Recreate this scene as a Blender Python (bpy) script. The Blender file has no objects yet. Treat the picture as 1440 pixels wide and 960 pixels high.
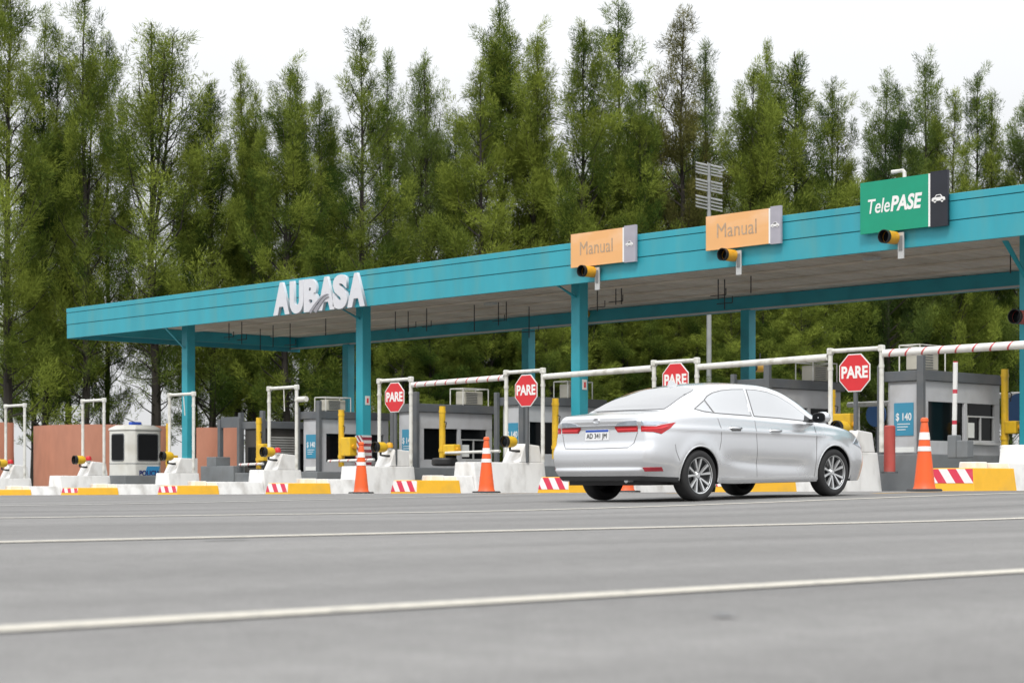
import bpy, bmesh, math, random
import numpy as np
from mathutils import Vector, Matrix
from mathutils.bvhtree import BVHTree
from mathutils.geometry import delaunay_2d_cdt
R = math.radians
C = bpy.context.scene.collection
rnd = random.Random(7)

# ------------------------------------------------------------------ camera model (metres; Y = direction of traffic, X = across)
CAM_H, FPX, HOR = 0.27, 2680.0, 682.0          # lens in photo pixels, horizon row in the photo
ANG = R(46.56); SA, CA = math.sin(ANG), math.cos(ANG)
def X_at(px, Y):
    k = (px - 720.0) / FPX
    return Y * (-SA + CA * k) / (CA + SA * k)
def Y_at(px, X):
    k = (px - 720.0) / FPX
    return X * (CA + SA * k) / (-SA + CA * k)
def depth(X, Y): return -SA * X + CA * Y
def Z_at(py, X, Y): return CAM_H + (HOR - py) * depth(X, Y) / FPX
def XY_depth(px, d):
    k = (px - 720.0) / FPX
    return d * (-SA + CA * k), d * (CA + SA * k)
def sstep(a, b, x):
    t = min(1, max(0, (x - a) / (b - a))); return t * t * (3 - 2 * t)
def ground_z(X, Y):
    a = 0.182 + 0.0061 * min(0, X + 17)
    a = max(a, -0.08)
    return a * sstep(11.5, 26, Y)

# ------------------------------------------------------------------ materials
def new_mat(name):
    m = bpy.data.materials.new(name); m.use_nodes = True
    nt = m.node_tree; b = nt.nodes['Principled BSDF']
    return m, nt, b
def pmat(name, col, rough=0.6, metal=0.0, var=0.12, scale=3.0, bump=0.0, bscale=60, coat=0.0, dirt=None, dirt_amt=0.0, dirt_scale=2.0, spec=0.5, stretch=None):
    m, nt, b = new_mat(name); N, L = nt.nodes, nt.links
    tc = N.new('ShaderNodeTexCoord')
    src = tc.outputs['Object']
    if stretch:
        mp = N.new('ShaderNodeMapping'); mp.inputs['Scale'].default_value = stretch
        L.new(src, mp.inputs['Vector']); src = mp.outputs['Vector']
    n = N.new('ShaderNodeTexNoise'); n.inputs['Scale'].default_value = scale; n.inputs['Detail'].default_value = 6
    L.new(src, n.inputs['Vector'])
    mr = N.new('ShaderNodeMapRange'); mr.inputs['From Min'].default_value = .25; mr.inputs['From Max'].default_value = .75
    mr.inputs['To Min'].default_value = 1 - var; mr.inputs['To Max'].default_value = 1 + var
    L.new(n.outputs['Fac'], mr.inputs['Value'])
    mul = N.new('ShaderNodeVectorMath'); mul.operation = 'SCALE'
    mul.inputs[0].default_value = col[:3]; L.new(mr.outputs['Result'], mul.inputs['Scale'])
    out = mul.outputs['Vector']
    if dirt:
        n2 = N.new('ShaderNodeTexNoise'); n2.inputs['Scale'].default_value = dirt_scale; n2.inputs['Detail'].default_value = 8
        L.new(src, n2.inputs['Vector'])
        r2 = N.new('ShaderNodeMapRange'); r2.inputs['From Min'].default_value = .48; r2.inputs['From Max'].default_value = .72
        r2.inputs['To Min'].default_value = 0; r2.inputs['To Max'].default_value = dirt_amt
        L.new(n2.outputs['Fac'], r2.inputs['Value'])
        mx = N.new('ShaderNodeMix'); mx.data_type = 'RGBA'
        L.new(r2.outputs['Result'], mx.inputs['Factor']); L.new(out, mx.inputs['A']); mx.inputs['B'].default_value = (*dirt, 1)
        out = mx.outputs['Result']
    L.new(out, b.inputs['Base Color'])
    b.inputs['Roughness'].default_value = rough; b.inputs['Metallic'].default_value = metal
    b.inputs['Specular IOR Level'].default_value = spec
    b.inputs['Coat Weight'].default_value = coat; b.inputs['Coat Roughness'].default_value = .06
    if bump:
        nb = N.new('ShaderNodeTexNoise'); nb.inputs['Scale'].default_value = bscale; nb.inputs['Detail'].default_value = 4
        L.new(src, nb.inputs['Vector'])
        bp = N.new('ShaderNodeBump'); bp.inputs['Strength'].default_value = bump; bp.inputs['Distance'].default_value = .02
        L.new(nb.outputs['Fac'], bp.inputs['Height']); L.new(bp.outputs['Normal'], b.inputs['Normal'])
    return m
def hexc(r, g, b):
    f = lambda v: (v / 255 / 12.92) if v / 255 <= .04045 else ((v / 255 + .055) / 1.055) ** 2.4
    return (f(r), f(g), f(b))

M = {}
M['white_paint'] = pmat('white_paint', (.78, .78, .77), .6, var=.08, dirt=(.30, .28, .25), dirt_amt=.6, dirt_scale=2.6, bump=.25, stretch=(1, 1, .6))
M['white_pipe'] = pmat('white_pipe', (.68, .68, .64), .45, var=.06, dirt=(.30, .28, .23), dirt_amt=.6, dirt_scale=5)
M['yellow_paint'] = pmat('yellow_paint', (.86, .47, .025), .55, var=.10, dirt=(.42, .27, .07), dirt_amt=.4, dirt_scale=3, bump=.15)
M['yellow_metal'] = pmat('yellow_metal', (.74, .46, .02), .42, var=.08, dirt=(.30, .2, .05), dirt_amt=.4, dirt_scale=6)
M['amber'] = pmat('amber_housing', (.80, .40, .02), .4, var=.07, dirt=(.3, .17, .04), dirt_amt=.4, dirt_scale=8)
M['teal'] = pmat('teal_paint', (.030, .325, .405), .5, var=.09, scale=1.2, dirt=(.12, .30, .27), dirt_amt=.36, dirt_scale=1.6, stretch=(1.6, 1, .35))
M['teal_col'] = pmat('teal_column_paint', (.026, .34, .42), .45, var=.07, scale=1.2, dirt=(.02, .22, .27), dirt_amt=.5, dirt_scale=1.5)
M['grey_dark'] = pmat('dark_grey_paint', (.105, .115, .125), .55, var=.1, dirt=(.2, .19, .17), dirt_amt=.35)
M['grey_mid'] = pmat('mid_grey_paint', (.20, .215, .225), .6, var=.1, dirt=(.12, .11, .1), dirt_amt=.4)
M['grey_light'] = pmat('booth_panel_grey', (.50, .51, .53), .5, var=.06, dirt=(.3, .29, .27), dirt_amt=.4)
M['steel'] = pmat('galvanised_steel', (.55, .56, .56), .45, metal=.35, var=.1)
M['black'] = pmat('black_plastic', (.014, .014, .015), .45, var=.15)
M['dark_glass'] = pmat('dark_window_glass', (.006, .007, .008), .08, var=.3, scale=1.0, spec=.12)
M['red_paint'] = pmat('sign_red', (.62, .024, .032), .4, var=.05)
M['sign_white'] = pmat('sign_white', (.80, .80, .79), .4, var=.03)
M['orange'] = pmat('cone_orange', (.83, .115, .018), .5, var=.07, dirt=(.40, .12, .06), dirt_amt=.55, dirt_scale=4)
M['refl_white'] = pmat('reflective_white_band', (.78, .78, .77), .35, var=.06)
M['salmon'] = pmat('salmon_render', (.50, .22, .145), .8, var=.12, dirt=(.36, .17, .12), dirt_amt=.5, dirt_scale=.6, bump=.2, stretch=(1, 1, .4))
M['green_sign'] = pmat('green_sign_sheet', (.0, .285, .165), .4, var=.06)
M['black_sign'] = pmat('black_sign_sheet', (.012, .014, .022), .35, var=.2)
M['faded_orange'] = pmat('sun_faded_orange_sheet', (.78, .42, .17), .5, var=.08, scale=.8, dirt=(.80, .58, .42), dirt_amt=.95, dirt_scale=.8, stretch=(.6, 1, 1.3))
M['faded_grey'] = pmat('sun_faded_grey_sheet', (.36, .35, .40), .5, var=.08)
M['faded_letter'] = pmat('faded_lettering', (.43, .31, .21), .6, var=.3, scale=9)
M['letter_white'] = pmat('letter_face_white', (.64, .65, .69), .5, var=.05, dirt=(.5, .5, .54), dirt_amt=.4)
M['swoosh'] = pmat('letter_swoosh_grey', (.28, .28, .31), .5, var=.05)
M['poster_blue'] = pmat('poster_blue', (.045, .27, .42), .35, var=.07)
M['police_blue'] = pmat('police_blue', (.03, .30, .62), .35, var=.05)
M['navy'] = pmat('navy_lettering', (.012, .025, .17), .4, var=.05)
M['cabin_white'] = pmat('fibreglass_white', (.70, .70, .66), .4, var=.05, dirt=(.45, .42, .33), dirt_amt=.5, dirt_scale=1.3)
M['beacon_blue'] = pmat('beacon_blue', (.03, .10, .55), .2, var=.05)
M['paper'] = pmat('paper', (.78, .8, .78), .7, var=.04)
M['ac_beige'] = pmat('aircon_beige', (.47, .45, .38), .5, var=.08)
M['plaque'] = pmat('plaque_white', (.75, .74, .70), .5, var=.05)
M['soffit'] = None
M['blue_sign'] = pmat('blue_sign', (.03, .12, .32), .4, var=.06)
M['bark'] = pmat('bark', (.030, .025, .021), .9, var=.4, scale=4, bump=.5, bscale=20, stretch=(1, 1, .25))
M['dark_panel'] = pmat('dark_brown_panel', (.045, .042, .038), .6, var=.2)
M['shutter'] = pmat('shutter_metal', (.30, .30, .29), .5, metal=.2, var=.1)
M['red_bollard'] = pmat('faded_red_paint', (.50, .085, .07), .6, var=.12, dirt=(.4, .2, .17), dirt_amt=.5)

def stripe_mat(name, ca, cb, axis, pitch, duty, skew_axis=None, skew=0.0):
    m, nt, b = new_mat(name); N, L = nt.nodes, nt.links
    tc = N.new('ShaderNodeTexCoord'); sp = N.new('ShaderNodeSeparateXYZ'); L.new(tc.outputs['Object'], sp.inputs[0])
    v = sp.outputs[axis]
    if skew_axis is not None:
        ma = N.new('ShaderNodeMath'); ma.operation = 'MULTIPLY_ADD'
        L.new(sp.outputs[skew_axis], ma.inputs[0]); ma.inputs[1].default_value = skew; L.new(v, ma.inputs[2]); v = ma.outputs[0]
    d = N.new('ShaderNodeMath'); d.operation = 'DIVIDE'; L.new(v, d.inputs[0]); d.inputs[1].default_value = pitch
    f = N.new('ShaderNodeMath'); f.operation = 'FRACT'; L.new(d.outputs[0], f.inputs[0])
    g = N.new('ShaderNodeMath'); g.operation = 'LESS_THAN'; L.new(f.outputs[0], g.inputs[0]); g.inputs[1].default_value = duty
    n = N.new('ShaderNodeTexNoise'); n.inputs['Scale'].default_value = 5; n.inputs['Detail'].default_value = 6; L.new(tc.outputs['Object'], n.inputs['Vector'])
    mx = N.new('ShaderNodeMix'); mx.data_type = 'RGBA'; L.new(g.outputs[0], mx.inputs['Factor'])
    mx.inputs['A'].default_value = (*ca, 1); mx.inputs['B'].default_value = (*cb, 1)
    mr = N.new('ShaderNodeMapRange'); mr.inputs['From Min'].default_value = .5; mr.inputs['From Max'].default_value = .8; mr.inputs['To Max'].default_value = .35
    L.new(n.outputs['Fac'], mr.inputs['Value'])
    m2 = N.new('ShaderNodeMix'); m2.data_type = 'RGBA'; L.new(mr.outputs['Result'], m2.inputs['Factor']); L.new(mx.outputs['Result'], m2.inputs['A'])
    m2.inputs['B'].default_value = (.4, .35, .3, 1)
    L.new(m2.outputs['Result'], b.inputs['Base Color']); b.inputs['Roughness'].default_value = .45
    return m
M['chevron'] = stripe_mat('red_white_chevron', (.78, .77, .76), (.62, .03, .075), 0, .33, .5, 2, .8)
M['bar_stripe'] = stripe_mat('white_bar_red_stripes', (.74, .74, .72), (.52, .05, .06), 0, .36, .11, 2, -.7)
M['pole_stripe'] = stripe_mat('white_pole_red_bands', (.76, .76, .75), (.55, .03, .06), 2, .58, .13)
M['hazard_wrap'] = stripe_mat('column_hazard_wrap', (.72, .70, .70), (.30, .03, .05), 0, .15, .5, 2, .9)

# ------------------------------------------------------------------ mesh builder
class MB:
    def __init__(s): s.v = []; s.f = []
    def add(s, vs, fs):
        o = len(s.v); s.v += [tuple(p) for p in vs]; s.f += [tuple(i + o for i in f) for f in fs]; return s
    def box(s, x0, x1, y0, y1, z0, z1):
        return s.add([(x0,y0,z0),(x1,y0,z0),(x1,y1,z0),(x0,y1,z0),(x0,y0,z1),(x1,y0,z1),(x1,y1,z1),(x0,y1,z1)],
                     [(0,3,2,1),(4,5,6,7),(0,1,5,4),(1,2,6,5),(2,3,7,6),(3,0,4,7)])
    def hexa(s, b, t):            # bottom 4 pts, top 4 pts (ccw from above)
        return s.add(list(b) + list(t), [(0,3,2,1),(4,5,6,7),(0,1,5,4),(1,2,6,5),(2,3,7,6),(3,0,4,7)])
    def tube(s, pts, r, n=10, cap=True):
        pts = [Vector(p) for p in pts]; rs = r if isinstance(r, (list, tuple)) else [r] * len(pts)
        vs = []; fs = []; u = None
        for i, p in enumerate(pts):
            if i == 0: t = pts[1] - p
            elif i == len(pts) - 1: t = p - pts[i - 1]
            else: t = (pts[i + 1] - p).normalized() + (p - pts[i - 1]).normalized()
            t.normalize()
            if u is None:
                u = t.orthogonal().normalized()
            else:
                u = (u - t * u.dot(t)).normalized()
            w = t.cross(u)
            for k in range(n):
                a = 2 * math.pi * k / n
                vs.append(p + (u * math.cos(a) + w * math.sin(a)) * rs[i])
        for i in range(len(pts) - 1):
            for k in range(n):
                a, b = i * n + k, i * n + (k + 1) % n
                fs.append((a, b, b + n, a + n))
        if cap:
            fs.append(tuple(range(n - 1, -1, -1))); m = (len(pts) - 1) * n; fs.append(tuple(range(m, m + n)))
        return s.add(vs, fs)
    def lathe(s, prof, axis='z', c=(0, 0, 0), n=24, closed=False):
        vs = []; fs = []; m = len(prof)
        for k in range(n):
            a = 2 * math.pi * k / n
            for r, h in prof:
                x, y = r * math.cos(a), r * math.sin(a)
                p = {'z': (x, y, h), 'y': (x, h, -y), 'x': (h, x, y)}[axis]
                vs.append((p[0] + c[0], p[1] + c[1], p[2] + c[2]))
        for k in range(n):
            k2 = (k + 1) % n
            for j in range(m if closed else m - 1):
                j2 = (j + 1) % m
                fs.append((k * m + j, k2 * m + j, k2 * m + j2, k * m + j2))
        return s.add(vs, fs)
    def prism(s, poly, y0, y1, plane='xz', off=(0, 0, 0)):   # polygon extruded along the third axis
        n = len(poly); vs = []
        for h in (y0, y1):
            for a, b in poly:
                p = {'xz': (a, h, b), 'xy': (a, b, h), 'yz': (h, a, b)}[plane]
                vs.append((p[0] + off[0], p[1] + off[1], p[2] + off[2]))
        fs = [tuple(range(n)), tuple(range(2 * n - 1, n - 1, -1))]
        fs += [(i + n, (i + 1) % n + n, (i + 1) % n, i) for i in range(n)]
        return s.add(vs, fs)
    def build(s, name, mat, parent=None, smooth=False, bevel=0.0, loc=None):
        me = bpy.data.meshes.new(name); me.from_pydata(s.v, [], s.f); me.update()
        bm = bmesh.new(); bm.from_mesh(me); bmesh.ops.recalc_face_normals(bm, faces=bm.faces); bm.to_mesh(me); bm.free()
        if mat: me.materials.append(mat)
        o = bpy.data.objects.new(name, me); C.objects.link(o)
        if parent: o.parent = parent
        if loc: o.location = loc
        if smooth: set_smooth(me, smooth)
        if bevel:
            bv = o.modifiers.new('bevel', 'BEVEL'); bv.width = bevel; bv.segments = 2; bv.limit_method = 'ANGLE'; bv.angle_limit = R(40)
        return o
def set_smooth(me, ang=35):
    if ang is True: ang = 35
    me.shade_smooth()
    bm = bmesh.new(); bm.from_mesh(me)
    for e in bm.edges:
        if len(e.link_faces) == 2 and e.calc_face_angle(0) > R(ang): e.smooth = False
    bm.to_mesh(me); bm.free()
def tag(o, label=None, cat=None, group=None, kind=None):
    if label: o['label'] = label
    if cat: o['category'] = cat
    if group: o['group'] = group
    if kind: o['kind'] = kind
    return o
def thing(name, loc, label, cat, group=None, rz=0.0):
    o = bpy.data.objects.new(name, None); C.objects.link(o); o.location = loc; o.rotation_euler = (0, 0, rz)
    o.empty_display_size = .2
    return tag(o, label, cat, group)
def dup(root, loc, label, group=None, rz=None):
    r = root.copy(); C.objects.link(r); r.location = loc
    if rz is not None: r.rotation_euler = (0, 0, rz)
    r['label'] = label
    if group: r['group'] = group
    for ch in list(root.children):
        c = ch.copy(); C.objects.link(c); c.parent = r
        for g in list(ch.children):
            d = g.copy(); C.objects.link(d); d.parent = c
    return r
def text_part(name, body, size, mat, parent, loc, rot=(R(90), 0, 0), extrude=.006, bold=0.0, sx=1.0, shear=0.0, spacing=1.0, align='CENTER', fit=None):
    cu = bpy.data.curves.new(name + '_curve', 'FONT'); cu.body = body; cu.size = size; cu.extrude = extrude; cu.offset = bold
    cu.align_x = align; cu.align_y = 'CENTER'; cu.shear = shear; cu.space_character = spacing; cu.resolution_u = 4
    t = bpy.data.objects.new(name + '_tmp', cu); C.objects.link(t)
    bpy.context.view_layer.update()
    dg = bpy.context.evaluated_depsgraph_get()
    me = bpy.data.meshes.new_from_object(t.evaluated_get(dg)); me.name = name
    bpy.data.objects.remove(t); bpy.data.curves.remove(cu)
    if fit:
        xs_ = [v.co.x for v in me.vertices]; c_ = (min(xs_) + max(xs_)) / 2; sx = fit / (max(xs_) - min(xs_))
        for v in me.vertices: v.co.x -= c_
    for v in me.vertices: v.co.x *= sx
    me.materials.clear(); me.materials.append(mat)
    o = bpy.data.objects.new(name, me); C.objects.link(o); o.parent = parent; o.location = loc; o.rotation_euler = rot
    return o
# ------------------------------------------------------------------ ground, road, markings
def asphalt():
    m, nt, b = new_mat('asphalt'); N, L = nt.nodes, nt.links
    tc = N.new('ShaderNodeTexCoord')
    def noise(sc, det, stretch=None, rough=.5):
        src = tc.outputs['Object']
        if stretch:
            mp = N.new('ShaderNodeMapping'); mp.inputs['Scale'].default_value = stretch; L.new(src, mp.inputs['Vector']); src = mp.outputs['Vector']
        n = N.new('ShaderNodeTexNoise'); n.inputs['Scale'].default_value = sc; n.inputs['Detail'].default_value = det; n.inputs['Roughness'].default_value = rough
        L.new(src, n.inputs['Vector']); return n.outputs['Fac']
    def rng(v, a, b_, c, d):
        r = N.new('ShaderNodeMapRange'); r.inputs['From Min'].default_value = a; r.inputs['From Max'].default_value = b_
        r.inputs['To Min'].default_value = c; r.inputs['To Max'].default_value = d; L.new(v, r.inputs['Value']); return r.outputs['Result']
    def mul(a, b_):
        x = N.new('ShaderNodeMath'); x.operation = 'MULTIPLY'; L.new(a, x.inputs[0]); L.new(b_, x.inputs[1]); return x.outputs[0]
    big = rng(noise(.35, 5), .3, .7, .90, 1.08)
    streak = rng(noise(1.0, 4, (1.1, .05, 1)), .3, .7, .80, 1.12)       # wear bands along the driving direction
    fine = rng(noise(90, 3, None, .7), .25, .75, .60, 1.40)
    mid = mul(rng(noise(9, 5), .3, .7, .91, 1.08), rng(noise(28, 4, (1, .35, 1)), .3, .7, .93, 1.07))
    f = mul(mul(big, streak), mul(fine, mid))
    sc = N.new('ShaderNodeVectorMath'); sc.operation = 'SCALE'; sc.inputs[0].default_value = (.186, .183, .179); L.new(f, sc.inputs['Scale'])
    L.new(sc.outputs['Vector'], b.inputs['Base Color'])
    b.inputs['Roughness'].default_value = .82; b.inputs['Specular IOR Level'].default_value = .35
    bp = N.new('ShaderNodeBump'); bp.inputs['Strength'].default_value = .5; bp.inputs['Distance'].default_value = .008
    L.new(noise(110, 3, None, .7), bp.inputs['Height']); L.new(bp.outputs['Normal'], b.inputs['Normal'])
    return m
def line_mat(name, col, worn, thr):
    m, nt, b = new_mat(name); N, L = nt.nodes, nt.links
    tc = N.new('ShaderNodeTexCoord')
    n = N.new('ShaderNodeTexNoise'); n.inputs['Scale'].default_value = 14; n.inputs['Detail'].default_value = 8; n.inputs['Roughness'].default_value = .7
    L.new(tc.outputs['Object'], n.inputs['Vector'])
    r = N.new('ShaderNodeMapRange'); r.inputs['From Min'].default_value = thr; r.inputs['From Max'].default_value = thr + .12
    L.new(n.outputs['Fac'], r.inputs['Value'])
    mx = N.new('ShaderNodeMix'); mx.data_type = 'RGBA'; L.new(r.outputs['Result'], mx.inputs['Factor'])
    mx.inputs['A'].default_value = (*col, 1); mx.inputs['B'].default_value = (*worn, 1)
    L.new(mx.outputs['Result'], b.inputs['Base Color']); b.inputs['Roughness'].default_value = .7
    return m
def axis_vals(segs):
    out = []
    for a, b, n in segs: out += [a + (b - a) * i / n for i in range(n)]
    return out + [segs[-1][1]]
def sheet(name, xs, ys, mat, lift=0.0, zf=ground_z):
    mb = MB(); nx = len(xs)
    mb.v = [(x, y, zf(x, y) + lift) for y in ys for x in xs]
    mb.f = [(j * nx + i, j * nx + i + 1, (j + 1) * nx + i + 1, (j + 1) * nx + i) for j in range(len(ys) - 1) for i in range(nx - 1)]
    o = mb.build(name, mat, smooth=True); o['kind'] = 'structure'; return o
ASPH = asphalt()
xs = axis_vals([(-2500, -200, 8), (-200, -70, 10), (-70, 12, 82), (12, 200, 12), (200, 2500, 8)])
ys = axis_vals([(-2500, -100, 8), (-100, -4, 12), (-4, 48, 104), (48, 120, 12), (120, 3000, 10)])
sheet('ground', xs, ys, ASPH)
grassm = pmat('grass', (.07, .095, .028), .9, var=.35, scale=1.3, bump=.6, bscale=40)
LINE = line_mat('road_paint', (.56, .53, .46), (.28, .27, .25), .54)
LINEW = line_mat('worn_road_paint', (.50, .49, .46), (.22, .22, .21), .50)
LINEY = line_mat('yellow_road_paint', (.62, .36, .07), (.30, .25, .18), .50)
for xc, w, y0, y1, mt in ((-3.22, .115, -40, 40, LINE), (-8.15, .18, -40, 60, LINE), (-14.15, .17, -40, 24, LINE), (-22.6, .22, -40, 25.2, LINEW), (-28.2, .15, -40, 14.5, LINEW)):
    sheet('road_marking', [xc - w / 2, xc, xc + w / 2], axis_vals([(y0, -4, 10), (-4, y1, int((y1 + 4) * 2))]), mt, .005)
sheet('road_marking', [-16.1, -15.95], axis_vals([(22.2, 34, 24)]), LINEY, .005)
sheet('road_marking', [-20.2, -20.0], axis_vals([(22.4, 30, 16)]), LINEY, .005)
sheet('road_marking', [-24.6, -24.45], axis_vals([(22.4, 30, 16)]), LINEY, .005)
for px, py, w, l in ((318, 760, .05, .26), (1018, 868, .05, .04)):
    d = CAM_H * FPX / (py - HOR); X, Y = XY_depth(px, d)
    sheet('road_stain', [X - w / 2, X, X + w / 2], [Y - l / 2, Y, Y + l / 2], M['grey_dark'], .009)
# grass verge with the row of trees, behind the plaza
vx = []; vmb = MB()
for d in axis_vals([(68, 110, 12), (110, 500, 8)]):
    for lat in axis_vals([(-60, 60, 24)]):
        X, Y = CA * lat * d / 70 - SA * d, SA * lat * d / 70 + CA * d
        vmb.v.append((X, Y, ground_z(X, Y) + .05))
for j in range(20):
    for i in range(24): vmb.f.append((j * 25 + i, j * 25 + i + 1, j * 25 + i + 26, j * 25 + i + 25))
vo = vmb.build('verge', grassm, smooth=True); vo['kind'] = 'structure'

# ------------------------------------------------------------------ canopy
FY, RY = 31.4, 40.3                       # front fascia plane and rear beam plane
XL, XR = -53.75, -6.0
ZB, ZT, ZS = 4.93, 5.88, 5.40
can = thing('toll_canopy', (-30, 36, 0), 'long flat teal toll plaza canopy with ribbed ceiling on square teal columns', 'canopy')
def L_(x, y): return (x + 30, y - 36)
def cbox(x0, x1, y0, y1, z0, z1): return MB().box(x0 + 30, x1 + 30, y0 - 36, y1 - 36, z0, z1)
cbox(XL, XR, FY, FY + .05, ZB, ZB + .43).build('fascia_board', M['teal'], can, bevel=.008)
cbox(XL + .001, XR, FY - .012, FY + .05, ZB + .442, ZB + .80).build('fascia_board', M['teal'], can, bevel=.008)
cbox(XL + .002, XR, FY - .022, FY + .05, ZB + .812, ZT).build('fascia_board', M['teal'], can, bevel=.008)
cbox(XL + .06, XR, FY + .052, FY + .07, ZB + .05, ZT - .05).build('fascia_backing', M['grey_dark'], can)
for z0, z1, e in ((ZB, ZB + .43, 0), (ZB + .442, ZB + .80, .01), (ZB + .812, ZT, .02)):
    cbox(XL - e, XL + .05, FY + .06, RY + .3, z0, z1).build('side_fascia_board', M['teal'], can, bevel=.008)
cbox(XL + .06, XR, RY + .25, RY + .3, ZB + .1, ZT).build('rear_fascia_board', M['teal'], can)
# ceiling: ribbed sheet
m, nt, b = new_mat('ribbed_ceiling'); N, Lk = nt.nodes, nt.links
tc = N.new('ShaderNodeTexCoord'); n1 = N.new('ShaderNodeTexNoise'); n1.inputs['Scale'].default_value = .8; n1.inputs['Detail'].default_value = 6
mp = N.new('ShaderNodeMapping'); mp.inputs['Scale'].default_value = (1, .3, 1); Lk.new(tc.outputs['Object'], mp.inputs['Vector']); Lk.new(mp.outputs['Vector'], n1.inputs['Vector'])
cr = N.new('ShaderNodeValToRGB'); cr.color_ramp.elements[0].position = .3; cr.color_ramp.elements[0].color = (.62, .55, .46, 1)
cr.color_ramp.elements[1].position = .7; cr.color_ramp.elements[1].color = (.84, .77, .68, 1)
Lk.new(n1.outputs['Fac'], cr.inputs['Fac']); Lk.new(cr.outputs['Color'], b.inputs['Base Color']); b.inputs['Roughness'].default_value = .8
M['soffit'] = m
mb = MB(); x = XL + .07
rib = [(0, 0), (.30, 0), (.33, .05), (.41, .05), (.44, 0)]
px_ = []
while x < XR - .5:
    px_ += [(x + a, ZS + h) for a, h in rib]; x += .45
vs = []; fs = []
for (xx, zz) in px_: vs += [(xx + 30, FY + .075 - 36, zz), (xx + 30, RY + .24 - 36, zz)]
fs = [(2 * i, 2 * i + 1, 2 * i + 3, 2 * i + 2) for i in range(len(px_) - 1)]
mb.add(vs, fs).build('ceiling_sheet', m, can)
cbox(XL + .05, XR, FY + .1, RY + .2, ZT - .09, ZT - .03).build('roof_sheet', M['grey_mid'], can)
# ceiling purlins (thin lines across the sheet)
for k in range(5):
    y = FY + 1.2 + k * 1.6
    cbox(XL + .08, XR, y, y + .06, ZS - .05, ZS - .004).build('purlin', M['soffit'], can)
cbox(XL + .07, XR, RY - .15, RY + .1, 5.02, ZS - .006).build('rear_beam', M['teal_col'], can, bevel=.006)
cbox(XL + .07, XR, RY - .17, RY - .155, 5.0, 5.05).build('beam_edge', M['steel'], can)
cbox(XL + .3, XL + .5, FY + .08, RY - .16, 5.06, ZS - .006).build('end_beam', M['teal_col'], can, bevel=.006)
# columns
front_cols = [(265, 32.4, 2.0), (511, 32.4, 2.0), (815, 32.4, 2.0), (1448, 33.4, 2.0)]
rear_cols = [(490, 40.2), (743, 40.2), (1052, 40.2)]
A = .145
def plate_sign(parent, x, y, z):
    p = MB().box(x + A, x + A + .012, y - .075, y + .075, z - .12, z + .12).build('fire_plate', M['plaque'], parent)
    MB().box(x + A + .012, x + A + .018, y - .03, y + .03, z - .07, z + .06).build('symbol', M['red_paint'], p)
for i, (px, Y, _) in enumerate(front_cols):
    X = X_at(px, Y)
    c = cbox(X - A, X + A, Y - A, Y + A, .02, ZS).build('column', M['teal_col'], can, bevel=.012)
    x, y = L_(X, Y)
    # raking strut up to the fascia and a longitudinal beam to the rear
    zk = 4.42 if i in (0, 3) else 4.78
    mbz = MB(); mbz.hexa([(x - .05, y - A - .05, zk), (x + .05, y - A - .05, zk), (x + .05, y - A + .001, zk - .06), (x - .05, y - A + .001, zk - .06)],
                         [(x - .05, y - A - .78, ZB + .10), (x + .05, y - A - .78, ZB + .10), (x + .05, y - A - .70, ZB + .10), (x - .05, y - A - .70, ZB + .10)])
    mbz.build('strut', M['teal_col'], can)
    if i in (1, 2):
        plate_sign(can, x, y + .02, Z_at(563 if i == 1 else 541, X, Y))
    if i == 1:
        cbox(X - A - .012, X + A + .012, Y - A - .012, Y + A + .012, .3, Z_at(612, X, Y)).build('hazard_wrap', M['hazard_wrap'], can)
    if i == 0:
        cbox(X - A - .05, X + A + .05, Y - A - .05, Y + A + .05, .1, Z_at(644, X, Y)).build('column_foot', M['white_paint'], can)
for px, Y in rear_cols:
    X = X_at(px, Y)
    cbox(X - A, X + A, Y - A, Y + A, .02, 5.019).build('column', M['teal_col'], can, bevel=.012)
# conduits hanging from the ceiling
for px, Y, drop, bar in ((322, 35, .55, .5), (340, 35, .7, .5), (366, 37, .7, 0), (384, 36.5, .7, 0), (408, 36.5, .85, .6), (458, 36, .55, 0), (556, 36, .6, 0), (574, 36.5, .6, .7),
                         (600, 36, .7, .4), (667, 36.5, .75, 0), (701, 36.5, .65, .5), (712, 36.5, .55, 0), (744, 38, .9, .8), (840, 36.2, .55, .55), (866, 36.2, .42, .5), (874, 36.2, .42, 0),
                         (1010, 36.4, .5, .5), (1056, 36.4, .42, 0), (1019, 36.5, .75, .5), (1421, 36.2, .55, 0)):
    X = X_at(px, Y); x, y = L_(X, Y)
    q = MB().tube([(x, y, ZS - .001), (x, y, ZS - drop)], .014, 8)
    if bar:
        q.tube([(x - bar / 2, y, ZS - drop * .8), (x + bar / 2, y, ZS - drop * .8)], .012, 8)
        q.tube([(x + bar / 2, y, ZS - drop * .8), (x + bar / 2, y, ZS - drop * .8 + .16)], .012, 8)
    q.build('hanging_conduit', M['black'], can)
for px, Y in ((1226, 35.0), (690, 36.0)):
    X = X_at(px, Y); x, y = L_(X, Y)
    MB().box(x - .18, x + .18, y - .1, y + .1, ZS - .12, ZS - .052).build('ceiling_lamp', M['steel'], can, bevel=.01)
X = X_at(1272, 36); x, y = L_(X, 36)
MB().tube([(x, y, ZT - .05), (x, y, ZT + 1.44), (x - .05, y, ZT + 1.49), (x - .34, y, ZT + 1.49)], .045, 8).build('roof_lamp_arm', M['white_pipe'], can, smooth=True)

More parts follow.
